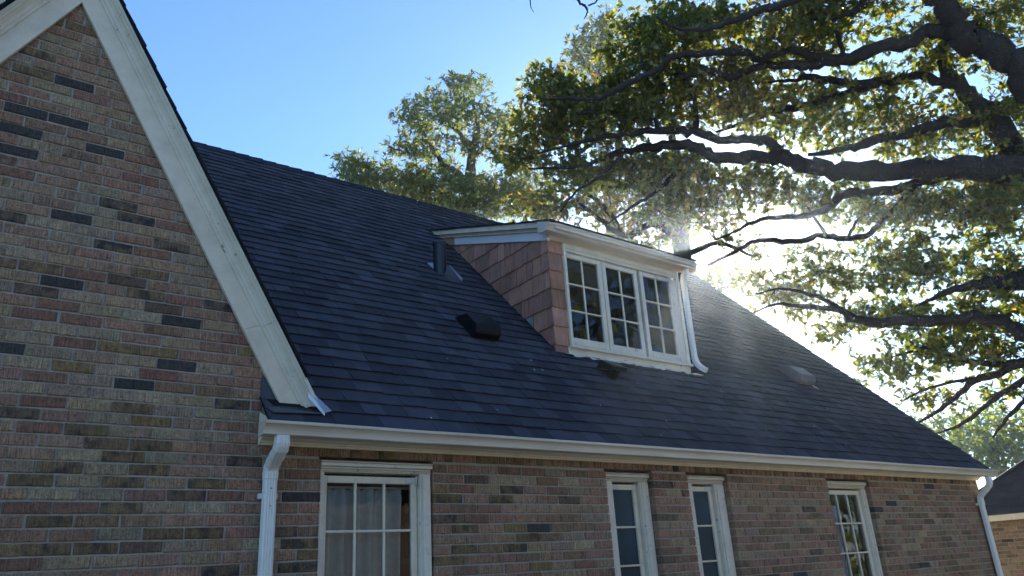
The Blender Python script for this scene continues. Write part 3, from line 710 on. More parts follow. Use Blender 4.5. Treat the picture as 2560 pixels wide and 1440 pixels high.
# dormer windows: one frame, three casements
W = empty('dormer_window', parent=house); yy = DY0 - .004
f = MB(); fx0, fx1, fz0, fz1 = 4.895, 6.662, 3.648, 4.775
strip(f, fx0, fx0 + .034, yy - .03, yy + .08, fz0, fz1); strip(f, fx1 - .034, fx1, yy - .03, yy + .08, fz0, fz1)
strip(f, fx0 + .0005, fx1 - .0005, yy - .029, yy + .08, fz1 - .055, fz1 + .001); strip(f, fx0 + .03, fx1 - .03, yy - .02, yy + .08, fz1 - .085, fz1 - .052)
f.obj('frame', MAT['trim'], W)
f = MB(); f.prism([(yy - .05, fz0 - .012), (yy - .05, fz0 + .012), (yy + .06, fz0 + .034), (yy + .06, fz0 - .012)], 0, fx0 - .012, fx1 + .014); f.obj('sill', MAT['trim_worn'], W)
for i, (a, b_) in enumerate(((4.948, 5.382), (5.508, 5.932), (6.076, 6.505))):
    s_ = MB(); zt, zb = 4.632, 3.753; t_ = .006 if i == 1 else 0
    lo_ = fx0 + .036 if i == 0 else (a - .055); hi_ = fx1 - .036 if i == 2 else (b_ + .056)
    strip(s_, lo_, a, yy - .008 + t_, yy + .03, zb - .075, zt + .05); strip(s_, b_, hi_, yy - .008 + t_, yy + .03, zb - .075, zt + .05)
    strip(s_, a - .0005, b_ + .0005, yy - .007 + t_, yy + .029, zt, zt + .049); strip(s_, a - .0005, b_ + .0005, yy - .007 + t_, yy + .029, zb - .074, zb)
    s_.obj('sash', MAT['trim_worn'] if i else MAT['trim'], W)
    cx = (a + b_) / 2; m_ = MB(); strip(m_, cx - .009, cx + .009, yy + .001, yy + .025, zb, zt); m_.obj('muntin', MAT['trim'], W)
    for r in (1, 2):
        zz = zt - (zt - zb) * r / 3; m_ = MB(); strip(m_, a, b_, yy - .001, yy + .026, zz - .0085, zz + .0085); m_.obj('muntin', MAT['trim'], W)
    for (p, q) in ((a, cx), (cx, b_)):
        for r in range(3):
            za, zb_ = zt - (zt - zb) * r / 3, zt - (zt - zb) * (r + 1) / 3; dy = random.gauss(0, .0014)
            m_ = MB(); m_.add([(p, yy + .013, zb_), (q, yy + .013 + dy, zb_), (q, yy + .013 - dy, za), (p, yy + .013, za)], [(0, 1, 2, 3)]); m_.obj('pane', MAT['glass'], W, recalc=False)
    if i != 1:
        hx = a - .02 if i == 0 else b_ - .06
        hinge(W, hx, yy - .009, zt + .012, .07, .03, -1 if i == 0 else 1); hinge(W, hx, yy - .009, zb - .06, .07, .024, -1 if i == 0 else 1)
mb = MB(); mb.box(DX0 + .1, DX1 - .08, 2.0, 2.05, 3.4, 5.2); mb.prism([(1.0, 4.88), (2.1, 5.26), (2.1, 5.30), (1.0, 4.92)], 0, DX0 + .1, DX1 - .08); mb.obj('dormer_interior', MAT['plaster'], house)
# dormer downspout
x = 6.735; ep = [(x, .785, 4.815), (x, .81, 4.79), (x, .85, 4.74), (x, .862, 4.70), (x, .862, 4.3), (x, .862, 3.74)]
d = spout('downspout', ep, house, prof=spout_prof(.062, .046, .0025))
P = []; cr = []
for i in range(9):
    t = i / 8; P.append((x + .05 * t * t, .862 - .10 * t * t, 3.75 - .19 * t + .02 * t * t)); cr.append(1.07 + .03 * (-1) ** i)
spout('elbow', P, d, prof=spout_prof(.064, .048, .0025), crimp=cr)

# ---- vents on the roof
def roof_local(x, s): return on_roof(x, s, .014)
def vent_box(name, x, y, wd, ln, ht, label, vm='vent'):
    """slant-back vent: ridge of its hood faces down the slope; local axes x, up the slope, square to it"""
    s = (y + .2) / q2; mb = MB()
    P = lambda a, b_, h: on_roof(x + a, s + b_, h)
    hw_ = wd / 2
    # hood side profile along the slope: b from low (front) to high (back)
    prof = [(0, .03), (-.012, ht * .55), (.02, ht * .93), (.05, ht), (ln * .62, ht * .98), (ln, .018)]
    V = [P(-hw_, b_, h) for b_, h in prof] + [P(hw_, b_, h) for b_, h in prof]; n = len(prof)
    mb.add(V, [(i, i + 1, i + 1 + n, i + n) for i in range(n - 1)] + [tuple(range(n)), tuple(range(2 * n - 1, n - 1, -1))])
    o = mb.obj(name, MAT[vm], house); o['label'] = label
    bv = o.modifiers.new('round', 'BEVEL'); bv.width = .012; bv.segments = 3; bv.limit_method = 'ANGLE'
    m2 = MB(); m2.add([P(-hw_ - .05, -.04, .004), P(hw_ + .05, -.04, .004), P(hw_ + .05, ln + .03, .004), P(-hw_ - .05, ln + .03, .004)], [(0, 1, 2, 3)]); m2.obj('base_flange', MAT['vent'], o, recalc=False)
    m2 = MB(); m2.add([P(-hw_ + .02, .012, .008), P(hw_ - .02, .012, .008), P(hw_ - .02, .012, ht * .6), P(-hw_ + .02, .012, ht * .6)], [(0, 1, 2, 3)]); m2.obj('grille', MAT['dark'], o, recalc=False)
    return o
vent_box('box_vent', 3.86, .90, .285, .40, .155, 'dark brown slant-back vent left of the dormer')
vent_box('box_vent', 9.03, .99, .33, .42, .155, 'slant-back vent near the far end of the roof, coloured paler for sun glint', 'vent_glint')
mb = MB(); s = (1.0 + .2) / q2
mb.add([on_roof(9.17, s - .05, .03), on_roof(9.27, s - .07, .022), on_roof(9.20, s + .03, .045)], [(0, 1, 2)]); mb.obj('bent_flashing', MAT['bare_metal'], house, recalc=False).modifiers.new('t', 'SOLIDIFY').thickness = .003
def small_vent(x, y):
    s = (y + .2) / q2; P = lambda a, b_, h: on_roof(x + a, s + b_, h)
    mb = MB(); top_ = [P(-.10, .17, .12), P(.10, .17, .115), P(.125, .0, .15), P(-.085, .0, .155)]; bot = [P(-.10, .17, .015), P(.10, .17, .015), P(.125, -.0, .105), P(-.085, -.0, .105)]
    mb.add(top_ + bot, [(0, 1, 2, 3), (7, 6, 5, 4), (0, 3, 7, 4), (1, 5, 6, 2), (3, 2, 6, 7), (0, 4, 5, 1)])
    o = mb.obj('exhaust_vent', MAT['pipe'], house); o['label'] = 'small black exhaust hood below the dormer window'
    bv = o.modifiers.new('round', 'BEVEL'); bv.width = .006; bv.segments = 2
    m2 = MB(); tube(m2, [P(0, .04, -.02), P(0, .03, .12)], [.062, .062], 16); m2.obj('throat', MAT['vent'], o)
small_vent(5.14, .60)
# plumbing stack with pleated flashing
px0, py0 = 4.10, 2.02; zb = py0 + RZ
pv = MB(); tube(pv, [(px0, py0, zb - .05), (px0, py0, zb + .335)], [.073, .073], 28); o = pv.obj('vent_pipe', MAT['pipe'], house, smooth=True); o['label'] = 'black plumbing vent pipe left of the dormer'
o.modifiers.new('es', 'EDGE_SPLIT').split_angle = rad(40)
m2 = MB(); tube(m2, [(px0, py0, zb + .33), (px0, py0, zb + .36), (px0, py0, zb + .373)], [.079, .079, .066], 28); m2.obj('collar', MAT['pipe'], o)
m2 = MB(); tube(m2, [(px0, py0, zb + .3735), (px0, py0, zb + .3745)], [.06, .06], 24); m2.obj('cap', MAT['bare_metal'], o)
s = (py0 + .2) / q2; P = lambda a, b_, h: on_roof(px0 + a, s + b_, h)
m2 = MB(); m2.add([P(-.11, .16, .03), P(.06, .09, .10), P(.01, .03, .105), P(-.045, -.035, .02)], [(0, 3, 2, 1)]); m2.add([P(.11, .05, .095), P(.25, -.075, .02), P(.215, -.135, .012), P(.09, .02, .10)], [(0, 3, 2, 1)])
m2.obj('flashing_wing', MAT['flash2'], o, recalc=False).modifiers.new('t', 'SOLIDIFY').thickness = .004
m2 = MB(); m2.add([P(.012, .03, .104), P(.088, .018, .099), P(.21, -.135, .010), P(-.01, -.125, .008), P(-.043, -.036, .018)], [(0, 4, 3, 2, 1)]); m2.obj('pleated_flashing', MAT['flash'], o, recalc=False).modifiers.new('t', 'SOLIDIFY').thickness = .004
# pale debris lying on the lower courses
mb = MB()
for _ in range(26):
    x = random.uniform(2.6, 9.5); s = random.uniform(.05, 1.3); a = random.uniform(0, 3.1); l_ = random.uniform(.006, .016); d_ = (math.cos(a) * l_, math.sin(a) * l_)
    mb.add([on_roof(x - d_[0], s - d_[1], .024), on_roof(x + d_[1] * .3, s - d_[0] * .3, .026), on_roof(x + d_[0], s + d_[1], .026), on_roof(x - d_[1] * .3, s + d_[0] * .3, .024)], [(0, 1, 2, 3)])
tag(mb.obj('wood_chips', MAT['board'], recalc=False), 'pale wood chips scattered on the lower roof', 'debris', kind='stuff')

# ---- taller gable behind, at the left
AX2, AZ2 = -1.72, 7.78
hb = empty('upper_gable', parent=house)
def rake2():
    L = math.hypot(1, SL); 
    mb = MB(); mb.prism([(AX2 - 3.0, AZ2 - 3 * SL), (AX2, AZ2), (AX2 + 2.2, AZ2 - 2.2 * SL), (AX2 + 2.2, 2.5), (AX2 - 3.0, 2.4)], 1, .55, .7); mb.obj('gable_wall', MAT['mortar'], hb)
rake2(); rake(hb, AX2, AZ2, 1, 4.3, .55); rake(hb, AX2, AZ2, -1, 3.2, .55)
gable_roof('roof', AX2, AZ2, 1, 3.9, .40, 4.2, hb); gable_roof('roof', AX2, AZ2, -1, 5.2, .40, 4.2, hb)

# ---- curtains and blind (hang inside, things of their own)
def curtain(name, x0, x1, y, z0, z1, folds, amp, m, label, cat):
    mb = MB(); n = int(folds * 10); V = []
    rows = [z1, z1 - .05, z1 - .15, z1 - .5, z0]
    ph = [random.uniform(.7, 1.3) for _ in range(n + 1)]
    for r, z in enumerate(rows):
        for i in range(n + 1):
            t = i / n; a = amp * (.35 if r == 0 else 1) * ph[i // 6]
            V.append((x0 + (x1 - x0) * t + .006 * math.sin(t * 40 + r), y + a * math.sin(t * folds * 2 * math.pi + .25 * r), z + (.012 * abs(math.sin(t * folds * math.pi)) if r == 0 else 0)))
    mb.add(V, [(r * (n + 1) + i, r * (n + 1) + i + 1, (r + 1) * (n + 1) + i + 1, (r + 1) * (n + 1) + i) for r in range(len(rows) - 1) for i in range(n)])
    return tag(mb.obj(name, m, smooth=True, recalc=False), label, cat)
curtain('curtain', 1.99, 2.585, .155, .9, 2.135, 6, .034, MAT['curtain'], 'cream gathered curtain behind the nearest ground floor window', 'curtain')
mb = MB(); tube(mb, [(1.95, .15, 2.15), (2.7, .15, 2.15)], [.008, .008], 8); tag(mb.obj('curtain_rod', MAT['hinge']), 'thin rod holding the cream curtain', 'curtain rod')
curtain('window_blind', 7.6, 8.03, .28, .9, 2.06, 3, .008, MAT['lilac'], 'lilac blind behind the farthest ground floor window', 'blind')

# ================================================================= GARAGE
gar = empty('brick_garage'); tag(gar, 'tan brick garage with dark hip roof beyond the far corner of the house', 'garage')
GX = 16.0; gw = empty('garage_wall', parent=gar)
mb = MB(); mb.box(GX + .008, GX + 6, -3.2, 2.55, 0, 2.02); mb.obj('mortar_body', MAT['mortar'], gw)
WG = dict(tan=30, pink=24, light=8, grey=8, brown=10, olive=6, dark=2, smoke=3, ochre=3)
gb = []
for k in range(30):
    z0 = .01 + k * H; y = -3.2 + (BL / 2 if k % 2 else 0)
    while y < 2.54:
        gb.append((y + .005, min(y + BL, 2.55) - .005, z0 + .005, z0 + H - .005)); y += BL
rest = MB()
for b in gb:
    px, py, d = proj((GX, (b[0] + b[1]) / 2, b[2])); ok = 2440 < px < 2580 and py < 1450
    t = MB() if ok else rest; brick_mesh(t, b[0], b[1], b[2], b[3], GX, .09, brick_col(WG), 'X')
    if ok: t.obj('brick', MAT['brick'], gw)
tag(rest.obj('brick_courses', MAT['brick'], gw), kind='stuff')
mb = MB(); mb.bbox(GX - .29, GX - .26, -3.5, 2.78, 1.985, 2.095, .004); mb.box(GX - .26, GX + .01, -3.4, 2.76, 2.02, 2.04); mb.obj('fascia', MAT['trim'], gar)
groof = empty('garage_roof', parent=gar)
ex, ey, ez = GX - .30, 2.80, 2.10; gs = .75
rest = MB()
for k in range(22):
    d0, d1 = k * .125, (k + 1) * .125 + .02; y = -3.6 + d0 * .3
    while y < ey - d0:
        y1 = min(y + random.uniform(.16, .34), ey - d0 + .0); c = random.uniform(.03, .05); h = random.choice((.012, .02))
        rest_t = (c, c * .98, c * 1.0, 0)
        V = [(ex + d0, y, ez + gs * d0 + h), (ex + d0, y1, ez + gs * d0 + h), (ex + d1, y1 - .02, ez + gs * d1 + .004), (ex + d1, y, ez + gs * d1 + .004), (ex + d0, y, ez + gs * d0 - .01), (ex + d0, y1, ez + gs * d0 - .01)]
        rest.add(V, [(0, 1, 2, 3), (4, 5, 1, 0)], rest_t); y = y1
tag(rest.obj('shingle_courses', MAT['shingle'], groof, recalc=False), kind='stuff')
mb = MB(); mb.add([(ex, -3.5, ez - .01), (ex, ey, ez - .01), (ex + 2.8, ey - 2.8, ez + gs * 2.8 - .01), (ex + 2.8, -1, ez + gs * 2.8 - .01), (ex + 6.5, ey, ez - .01), (ex + 6.5, -3.5, ez - .01)], [(0, 1, 2, 3), (1, 4, 2), (4, 5, 3, 2), (5, 0, 3)], (.03, .03, .032, 0)); mb.obj('roof_deck', MAT['shingle'], groof, recalc=False)
mb = MB(); tube(mb, [(ex - .01, ey + .01, ez + .02), (ex + 2.8, ey - 2.79, ez + gs * 2.8 + .02)], [.045, .045], 6, (.035, .035, .037, 0)); mb.obj('hip_cap', MAT['shingle'], groof)

# ================================================================= NEIGHBOUR'S HOUSE (behind the viewer, seen in the panes)
nb = empty('brick_bungalow'); tag(nb, 'sunlit brick bungalow across the drive, mirrored in the nearest window', 'house')
NY = -9.5; mb = MB(); mb.box(-4, 9.6, NY - 7, NY - .01, 0, 3.4); mb.obj('wall', MAT['mortar'], nb)
rest = MB()
for k in range(50):
    z0 = .02 + k * H; x = -4 + (BL / 2 if k % 2 else 0)
    while x < 9.5:
        c = brick_col(dict(pink=40, tan=30, light=15, rose=10)); brick_mesh(rest, x + .005, min(x + BL, 9.6) - .005, z0 + .005, z0 + H - .005, 0, .03, (c[0] * .62, c[1] * .72, c[2] * .85, 0)); x += BL
rest.v = [(x, NY - y, z) for x, y, z in rest.v]; tag(rest.obj('brick_courses', MAT['brick'], nb), kind='stuff')
mb = MB(); mb.prism([(NY + .4, 3.35), (NY + .4, 3.5), (NY - 3.5, 6.0), (NY - 7.4, 3.5), (NY - 7.4, 3.35), (NY - 3.5, 5.8)], 0, -4.4, 10.0, (.09, .08, .075, 0)); mb.obj('roof', MAT['shingle'], nb)
for x in (-1.0, 3.6):
    wn = empty('window', parent=nb); mb = MB(); mb.box(x, x + 1.2, NY - .03, NY + .03, 1.0, 1.06); mb.box(x, x + 1.2, NY - .03, NY + .03, 2.2, 2.28); mb.box(x, x + .07, NY - .03, NY + .029, 1.06, 2.2); mb.box(x + 1.13, x + 1.2, NY - .03, NY + .029, 1.06, 2.2); mb.obj('frame', MAT['trim'], wn)
    mb = MB(); mb.add([(x + .07, NY + .012, 1.06), (x + 1.13, NY + .012, 1.06), (x + 1.13, NY + .012, 2.2), (x + .07, NY + .012, 2.2)], [(0, 1, 2, 3)]); mb.obj('pane', MAT['film'], wn, recalc=False)

# ================================================================= TREES
OAK = np.array([(0, 0), (.10, .10), (.20, .09), (.26, .23), (.38, .13), (.46, .31), (.60, .16), (.70, .27), (.82, .13), (1.0, 0)])
def leaf_template(kind):
    if kind == 'oak': half = OAK
    elif kind == 'slim': half = np.array([(0, 0), (.35, .14), (.7, .11), (1, 0)])
    else: half = np.array([(0, 0), (.3, .26), (.7, .2), (1, 0)])
    n = len(half); V = [(x, 0, 0) for x, _ in half[[0, -1]]]
    top_ = [(x, y, y * .35) for x, y in half[1:-1]]; bot = [(x, -y, y * .35) for x, y in half[1:-1]]
    mid = [(x, 0, -.03 * math.sin(x * 3.14)) for x, _ in half[1:-1]]
    V = [(0, 0, 0)] + mid + [(1, 0, 0)] + top_ + bot; m = n - 2; F = []
    for s in (0, 1):
        o = n + s * m
        F.append((0, 1, o) if s else (0, o, 1))
        for i in range(m - 1): F.append((1 + i, o + i, o + i + 1, 2 + i) if not s else (1 + i, 2 + i, o + i + 1, o + i))
        F.append((m, o + m - 1, n - 1) if not s else (m, n - 1, o + m - 1))
    tri = []
    for f in F:
        for i in range(1, len(f) - 1): tri.append((f[0], f[i], f[i + 1]))
    return np.array(V), np.array(tri)
def leaves_mesh(name, pos, dirs, sizes, cols, kind):
    T, F = leaf_template(kind); N = len(pos); m = len(T)
    d = dirs / (np.linalg.norm(dirs, axis=1, keepdims=True) + 1e-9)
    nr = rng.normal(0, .75, (N, 3)); nr[:, 2] += 1.0
    nr -= d * np.sum(nr * d, 1, keepdims=True); nr /= np.linalg.norm(nr, axis=1, keepdims=True) + 1e-9
    b = np.cross(nr, d); s = sizes[:, None, None]
    wob = rng.uniform(.8, 1.15, (N, 1, 1))
    P = pos[:, None, :] + s * (T[None, :, 0:1] * d[:, None] + wob * T[None, :, 1:2] * b[:, None] + T[None, :, 2:3] * nr[:, None])
    me = bpy.data.meshes.new(name); nf = N * len(F)
    me.vertices.add(N * m); me.vertices.foreach_set('co', P.astype(np.float32).ravel())
    idx = (F[None] + (np.arange(N) * m)[:, None, None]).astype(np.int32)
    me.loops.add(nf * 3); me.loops.foreach_set('vertex_index', idx.ravel())
    me.polygons.add(nf); me.polygons.foreach_set('loop_start', np.arange(0, nf * 3, 3, dtype=np.int32)); me.polygons.foreach_set('loop_total', np.full(nf, 3, np.int32))
    a = me.color_attributes.new('tint', 'FLOAT_COLOR', 'POINT')
    c4 = np.concatenate([cols, np.zeros((N, 1))], 1); a.data.foreach_set('color', np.repeat(c4, m, 0).astype(np.float32).ravel())
    me.materials.append(MAT['leaf']); me.update(); me.validate(); return me
def leaf_cols(N, pal, patch):
    """palette rows: (weight, rgb); patch 0..1 per leaf pulls towards the warm end"""
    wts = np.array([p[0] for p in pal], float); C = np.array([p[1] for p in pal])
    i = rng.choice(len(pal), N, p=wts / wts.sum()); c = C[i] * rng.uniform(.75, 1.25, (N, 1))
    return np.clip(c * (1 + patch[:, None] * np.array([.5, .15, -.1])), .004, .6)
GREEN_OAK = [(40, (.060, .095, .022)), (32, (.095, .130, .024)), (20, (.140, .160, .028)), (5, (.210, .190, .032)), (1.5, (.180, .110, .034))]
PALE = [(45, (.10, .14, .062)), (30, (.115, .155, .058)), (18, (.155, .175, .065)), (4, (.20, .18, .06))]
RUST = [(44, (.050, .078, .022)), (30, (.085, .100, .026)), (18, (.13, .115, .030)), (5, (.17, .110, .035)), (4, (.20, .16, .04))]
SUNNY = [(40, (.09, .15, .03)), (35, (.12, .18, .03)), (20, (.18, .20, .04))]
def grow(tree, limbs, blobs, leaf_kind, leaf_size, pal, bark, per=15, clump_r=.26, single=0, twig=.010, droop=.1, sides=8, ros=6):
    """limbs: lists of (x,y,z,radius); blobs: (centre, (rx,ry,rz) along right/up/depth, clumps). Twigs reach from the nearest wood to each leaf clump"""
    nodes = []; tans = []
    for li, L_ in enumerate(limbs):
        S = spline(L_, 5); mb = MB(); P = S[:, :3].copy()
        if li: P += rng.normal(0, 1, P.shape) * (S[:, 3:4] * .22)
        tube(mb, P, [max(r, .004) * random.uniform(.86, 1.10) for r in S[:, 3]], sides + 2, rough=.07); mb.obj('trunk' if li == 0 else 'limb', bark, tree, smooth=True, recalc=False)
        for p in P[3 if li == 0 else 1:]: nodes.append(p)
    cl = []
    for (c, ax, n) in blobs:
        for _ in range(n):
            v = rng.normal(0, 1, 3); v /= np.linalg.norm(v); v *= rng.random() ** (1 / 2.6)
            cl.append(np.asarray(c) + v[0] * ax[0] * CR + v[1] * ax[1] * np.array((0, 0, 1.0)) + v[2] * ax[2] * _f)
    cl = np.array(cl); nodes = np.array(nodes); base_n = len(nodes)
    dist = np.array([np.min(np.sum((nodes - c) ** 2, 1)) for c in cl]); order = np.argsort(dist)
    buf = np.zeros((base_n + len(cl) * 4, 3)); buf[:base_n] = nodes; cnt = base_n
    tw = MB(); Lp, Ld = [], []
    for i in order:
        c = cl[i]; dd = np.sum((buf[:cnt] - c) ** 2, 1); j = int(np.argmin(dd)); a = buf[j]; ln = math.sqrt(dd[j])
        mid = (a + c) / 2 + rng.normal(0, .12, 3) * ln + np.array((0, 0, .10 * ln)); pts = spline([a, mid, c], 3)
        r0 = twig * (1 + .9 * ln) * (1.3 if j < base_n else .8)
        tube(tw, pts, list(np.linspace(r0, twig * .3, len(pts))), 4, cap=False)
        for p in (pts[2], pts[4], pts[-1]): buf[cnt] = p; cnt += 1
        dr = c - mid; dr /= np.linalg.norm(dr) + 1e-9
        k = max(4, int(per * rng.uniform(.6, 1.4)))
        nr_ = max(1, int(round(k / ros))); off = rng.normal(0, 1, (nr_, 3)); off /= np.linalg.norm(off, axis=1, keepdims=True); off *= (rng.random((nr_, 1)) ** .45) * clump_r
        off[:, 2] *= .7
        for o_ in off:
            tube(tw, [c, c + o_ * .55 + np.array((0, 0, .02)), c + o_], [twig * .32, twig * .26, twig * .18], 3, cap=False)
            kk = max(2, int(ros * rng.uniform(.6, 1.35))); ax_ = o_ / (np.linalg.norm(o_) + 1e-9) + dr * .4
            dv = rng.normal(0, .8, (kk, 3)) + ax_ * .75 - np.array((0, 0, droop))
            Lp.append(c + o_ - ax_ * rng.random((kk, 1)) * leaf_size * .5); Ld.append(dv)
    tag(tw.obj('twigs', bark, tree, recalc=False), kind='stuff')
    pos = np.concatenate(Lp); dirs = np.concatenate(Ld); N = len(pos)
    patch = .5 + .5 * np.sin(pos[:, 0] * 1.3 + 2 * np.sin(pos[:, 2] * .9)) * np.sin(pos[:, 1] * 1.1 + pos[:, 2] * .7)
    cols = leaf_cols(N, pal, patch); sizes = leaf_size * rng.uniform(.65, 1.25, N)
    idx = np.zeros(N, bool)
    if single:
        pr = np.array([proj(p) for p in pos]); v = (pr[:, 0] > 0) & (pr[:, 0] < 2560) & (pr[:, 1] > 0) & (pr[:, 1] < 1000) & (pr[:, 2] > 0)
        sc = np.where(v, sizes / pr[:, 2], -1); idx[np.argsort(-sc)[:single]] = True
        for i in np.where(idx)[0]:
            link('leaf', leaves_mesh('leaf', pos[i:i + 1], dirs[i:i + 1], sizes[i:i + 1], cols[i:i + 1], leaf_kind), tree)
    o = link('foliage', leaves_mesh('foliage', pos[~idx], dirs[~idx], sizes[~idx], cols[~idx], leaf_kind), tree); tag(o, kind='stuff')
    return N
def pl(pts, d0, d1=None):        # limb from photo bearings: (x, y, thickness in pixels) with distance running d0..d1
    d1 = d0 if d1 is None else d1; n = len(pts); out = []
    for i, (x, y, t) in enumerate(pts):
        d = d0 + (d1 - d0) * i / max(1, n - 1); p = at(x, y, d); out.append((p[0], p[1], p[2], t / FPX * d / 2))
    return out
def bl(x, y, rx, ry, d, dep, n): # foliage mass from bearing, pixel half-extents, distance and depth
    return (at(x, y, d), (rx / FPX * d, ry / FPX * d, dep), n)

# big oak at the right
oak = empty('oak_tree', (14.3, -2.3, 0)); tag(oak, 'massive oak spreading thick dark limbs over the roof from the right', 'tree')
TR = [(14.3, -2.3, -.05, .62), (14.2, -2.25, .5, .50), (14.0, -2.2, 2.2, .44), (13.6, -2.1, 4.2, .42), (13.2, -2.0, 5.6, .40), (12.95, -1.95, 6.4, .36)]
fork = (13.2, -2.0, 5.6, .30); fork2 = (13.6, -2.1, 4.2, .26)
limbs = [TR,
    [fork] + pl([(2700, 402, 64), (2560, 413, 57), (2421, 427, 52), (2247, 425, 47), (2100, 430, 43), (2020, 415, 38), (1960, 397, 34), (1900, 392, 32), (1800, 395, 30), (1760, 380, 28), (1716, 362, 25), (1640, 365, 21), (1560, 380, 17), (1500, 400, 13), (1430, 418, 9), (1320, 422, 5)], 14.0, 13.4),
    pl([(2030, 418, 34), (1962, 385, 26), (1921, 354, 22), (1870, 347, 20), (1810, 350, 21), (1740, 330, 21), (1680, 326, 19), (1600, 331, 16), (1511, 342, 13), (1440, 358, 9), (1340, 385, 4)], 13.8, 13.0),
    pl([(1511, 342, 13), (1500, 300, 12), (1480, 285, 10), (1440, 282, 7)], 13.2, 12.9), pl([(1640, 330, 12), (1636, 300, 10), (1560, 300, 8), (1510, 300, 6)], 13.3, 13.1),
    pl([(1740, 330, 14), (1738, 260, 12), (1725, 215, 11), (1700, 186, 10), (1650, 170, 9)], 13.4, 13.2),
    [(12.95, -1.95, 6.4, .33)] + pl([(2640, 300, 62), (2560, 195, 60), (2490, 140, 57), (2420, 95, 54), (2380, 40, 50), (2330, -40, 46), (2280, -140, 36), (2200, -260, 22)], 13.8, 13.0),
    pl([(2400, 85, 36), (2317, 78, 30), (2247, 111, 30), (2143, 139, 28), (2091, 150, 26), (2004, 165, 20), (1900, 165, 18), (1830, 193, 16), (1795, 181, 14), (1750, 184, 12), (1690, 200, 6)], 13.4, 13.0),
    pl([(2091, 150, 22), (2030, 138, 19), (1969, 128, 18), (1900, 149, 19), (1865, 134, 18), (1761, 134, 17), (1681, 142, 15), (1646, 174, 14), (1587, 201, 14), (1535, 226, 13), (1490, 248, 11), (1414, 246, 8), (1350, 250, 4)], 13.2, 12.6),
    pl([(2110, 140, 12), (2100, 110, 10), (2090, 80, 9), (2050, 95, 7), (2030, 120, 4)], 13.2, 13.0),
    pl([(1900, 25, 18), (1960, 10, 18), (2020, -20, 20)][::-1] + [(1850, 45, 16), (1780, 70, 12), (1700, 72, 8), (1640, 40, 5)], 12.6, 12.3),
    pl([(2170, -30, 20), (2150, 20, 16), (2115, 35, 14), (2080, 52, 8)], 13.0),
    pl([(2640, 440, 54), (2542, 375, 50), (2508, 330, 46), (2455, 271, 40), (2403, 222, 34), (2360, 180, 26), (2351, 132, 22), (2360, 90, 16)], 14.2, 14.6),
    pl([(2380, 212, 22), (2351, 205, 20), (2282, 188, 20), (2212, 205, 18), (2115, 208, 18), (2021, 193, 15), (1983, 201, 10), (1920, 205, 5)], 14.4, 14.0),
    pl([(2212, 206, 17), (2115, 233, 18), (2004, 267, 18), (1935, 278, 16), (1880, 300, 12), (1790, 330, 6)], 14.3, 14.2),
    pl([(2470, 300, 28), (2430, 304, 25), (2351, 309, 24), (2265, 333, 24), (2178, 354, 21), (2108, 375, 15), (2021, 387, 9)], 14.4, 14.0),
    pl([(2360, 432, 30), (2334, 442, 26), (2230, 479, 22), (2122, 482, 21), (2069, 518, 19), (2011, 540, 15), (1900, 549, 11), (1840, 578, 7), (1790, 600, 4)], 14.0, 14.6),
    pl([(2290, 460, 14), (2229, 527, 11), (2176, 580, 14), (2122, 598, 14), (2055, 589, 14), (1989, 604, 14), (1900, 600, 12), (1850, 622, 10), (1770, 662, 7)], 14.2, 15.5),
    pl([(2069, 590, 9), (2040, 550, 7), (2020, 520, 5)], 14.6), pl([(2120, 596, 9), (2140, 555, 7), (2160, 530, 4)], 14.4),
    [fork2] + pl([(2700, 720, 50), (2600, 690, 44), (2540, 703, 36), (2456, 709, 25), (2367, 731, 14), (2290, 765, 5)], 13.6, 13.8),
    [fork2] + pl([(2700, 860, 44), (2560, 833, 34), (2478, 798, 28), (2400, 796, 26), (2300, 802, 24), (2149, 802, 19), (2100, 775, 15), (1989, 764, 10), (1935, 762, 6), (1860, 792, 3)], 13.4, 14.4),
    pl([(2149, 802, 14), (2047, 744, 10), (1958, 722, 6), (1890, 735, 3)], 14.1), 
    [(13.8, -2.15, 3.2, .2)] + pl([(2720, 930, 34), (2600, 898, 24), (2500, 931, 17), (2433, 953, 14), (2390, 993, 12), (2340, 1030, 8), (2280, 1065, 4)], 13.6, 14.4),
    pl([(2560, 908, 16), (2424, 904, 12), (2330, 870, 9), (2240, 890, 5)], 13.8, 14.0),
    pl([(2640, 905, 20), (2560, 951, 13), (2478, 1002, 10), (2411, 1056, 8), (2340, 1085, 3)], 13.4, 13.8), pl([(2620, 930, 14), (2560, 1002, 10), (2513, 1051, 8), (2482, 1095, 4)], 13.0),
    pl([(2440, 945, 9), (2380, 955, 7), (2310, 975, 5), (2260, 1000, 3)], 14.0), pl([(1760, 378, 12), (1720, 400, 14), (1680, 440, 13), (1640, 480, 10), (1590, 510, 8), (1520, 560, 4)], 13.6, 13.8),
    pl([(1560, 385, 10), (1500, 440, 8), (1440, 480, 6), (1400, 530, 4)], 13.4), pl([(1300, -90, 9), (1420, -40, 8), (1448, 5, 6), (1462, 14, 6), (1468, 30, 4), (1460, 48, 2)], 9.0), pl([(1420, -60, 8), (1500, -40, 7), (1492, 2, 4), (1470, 14, 4)], 9.0), pl([(1280, -100, 6), (1322, -10, 4), (1326, 15, 2), (1334, 30, 1.5)], 9.0),
]
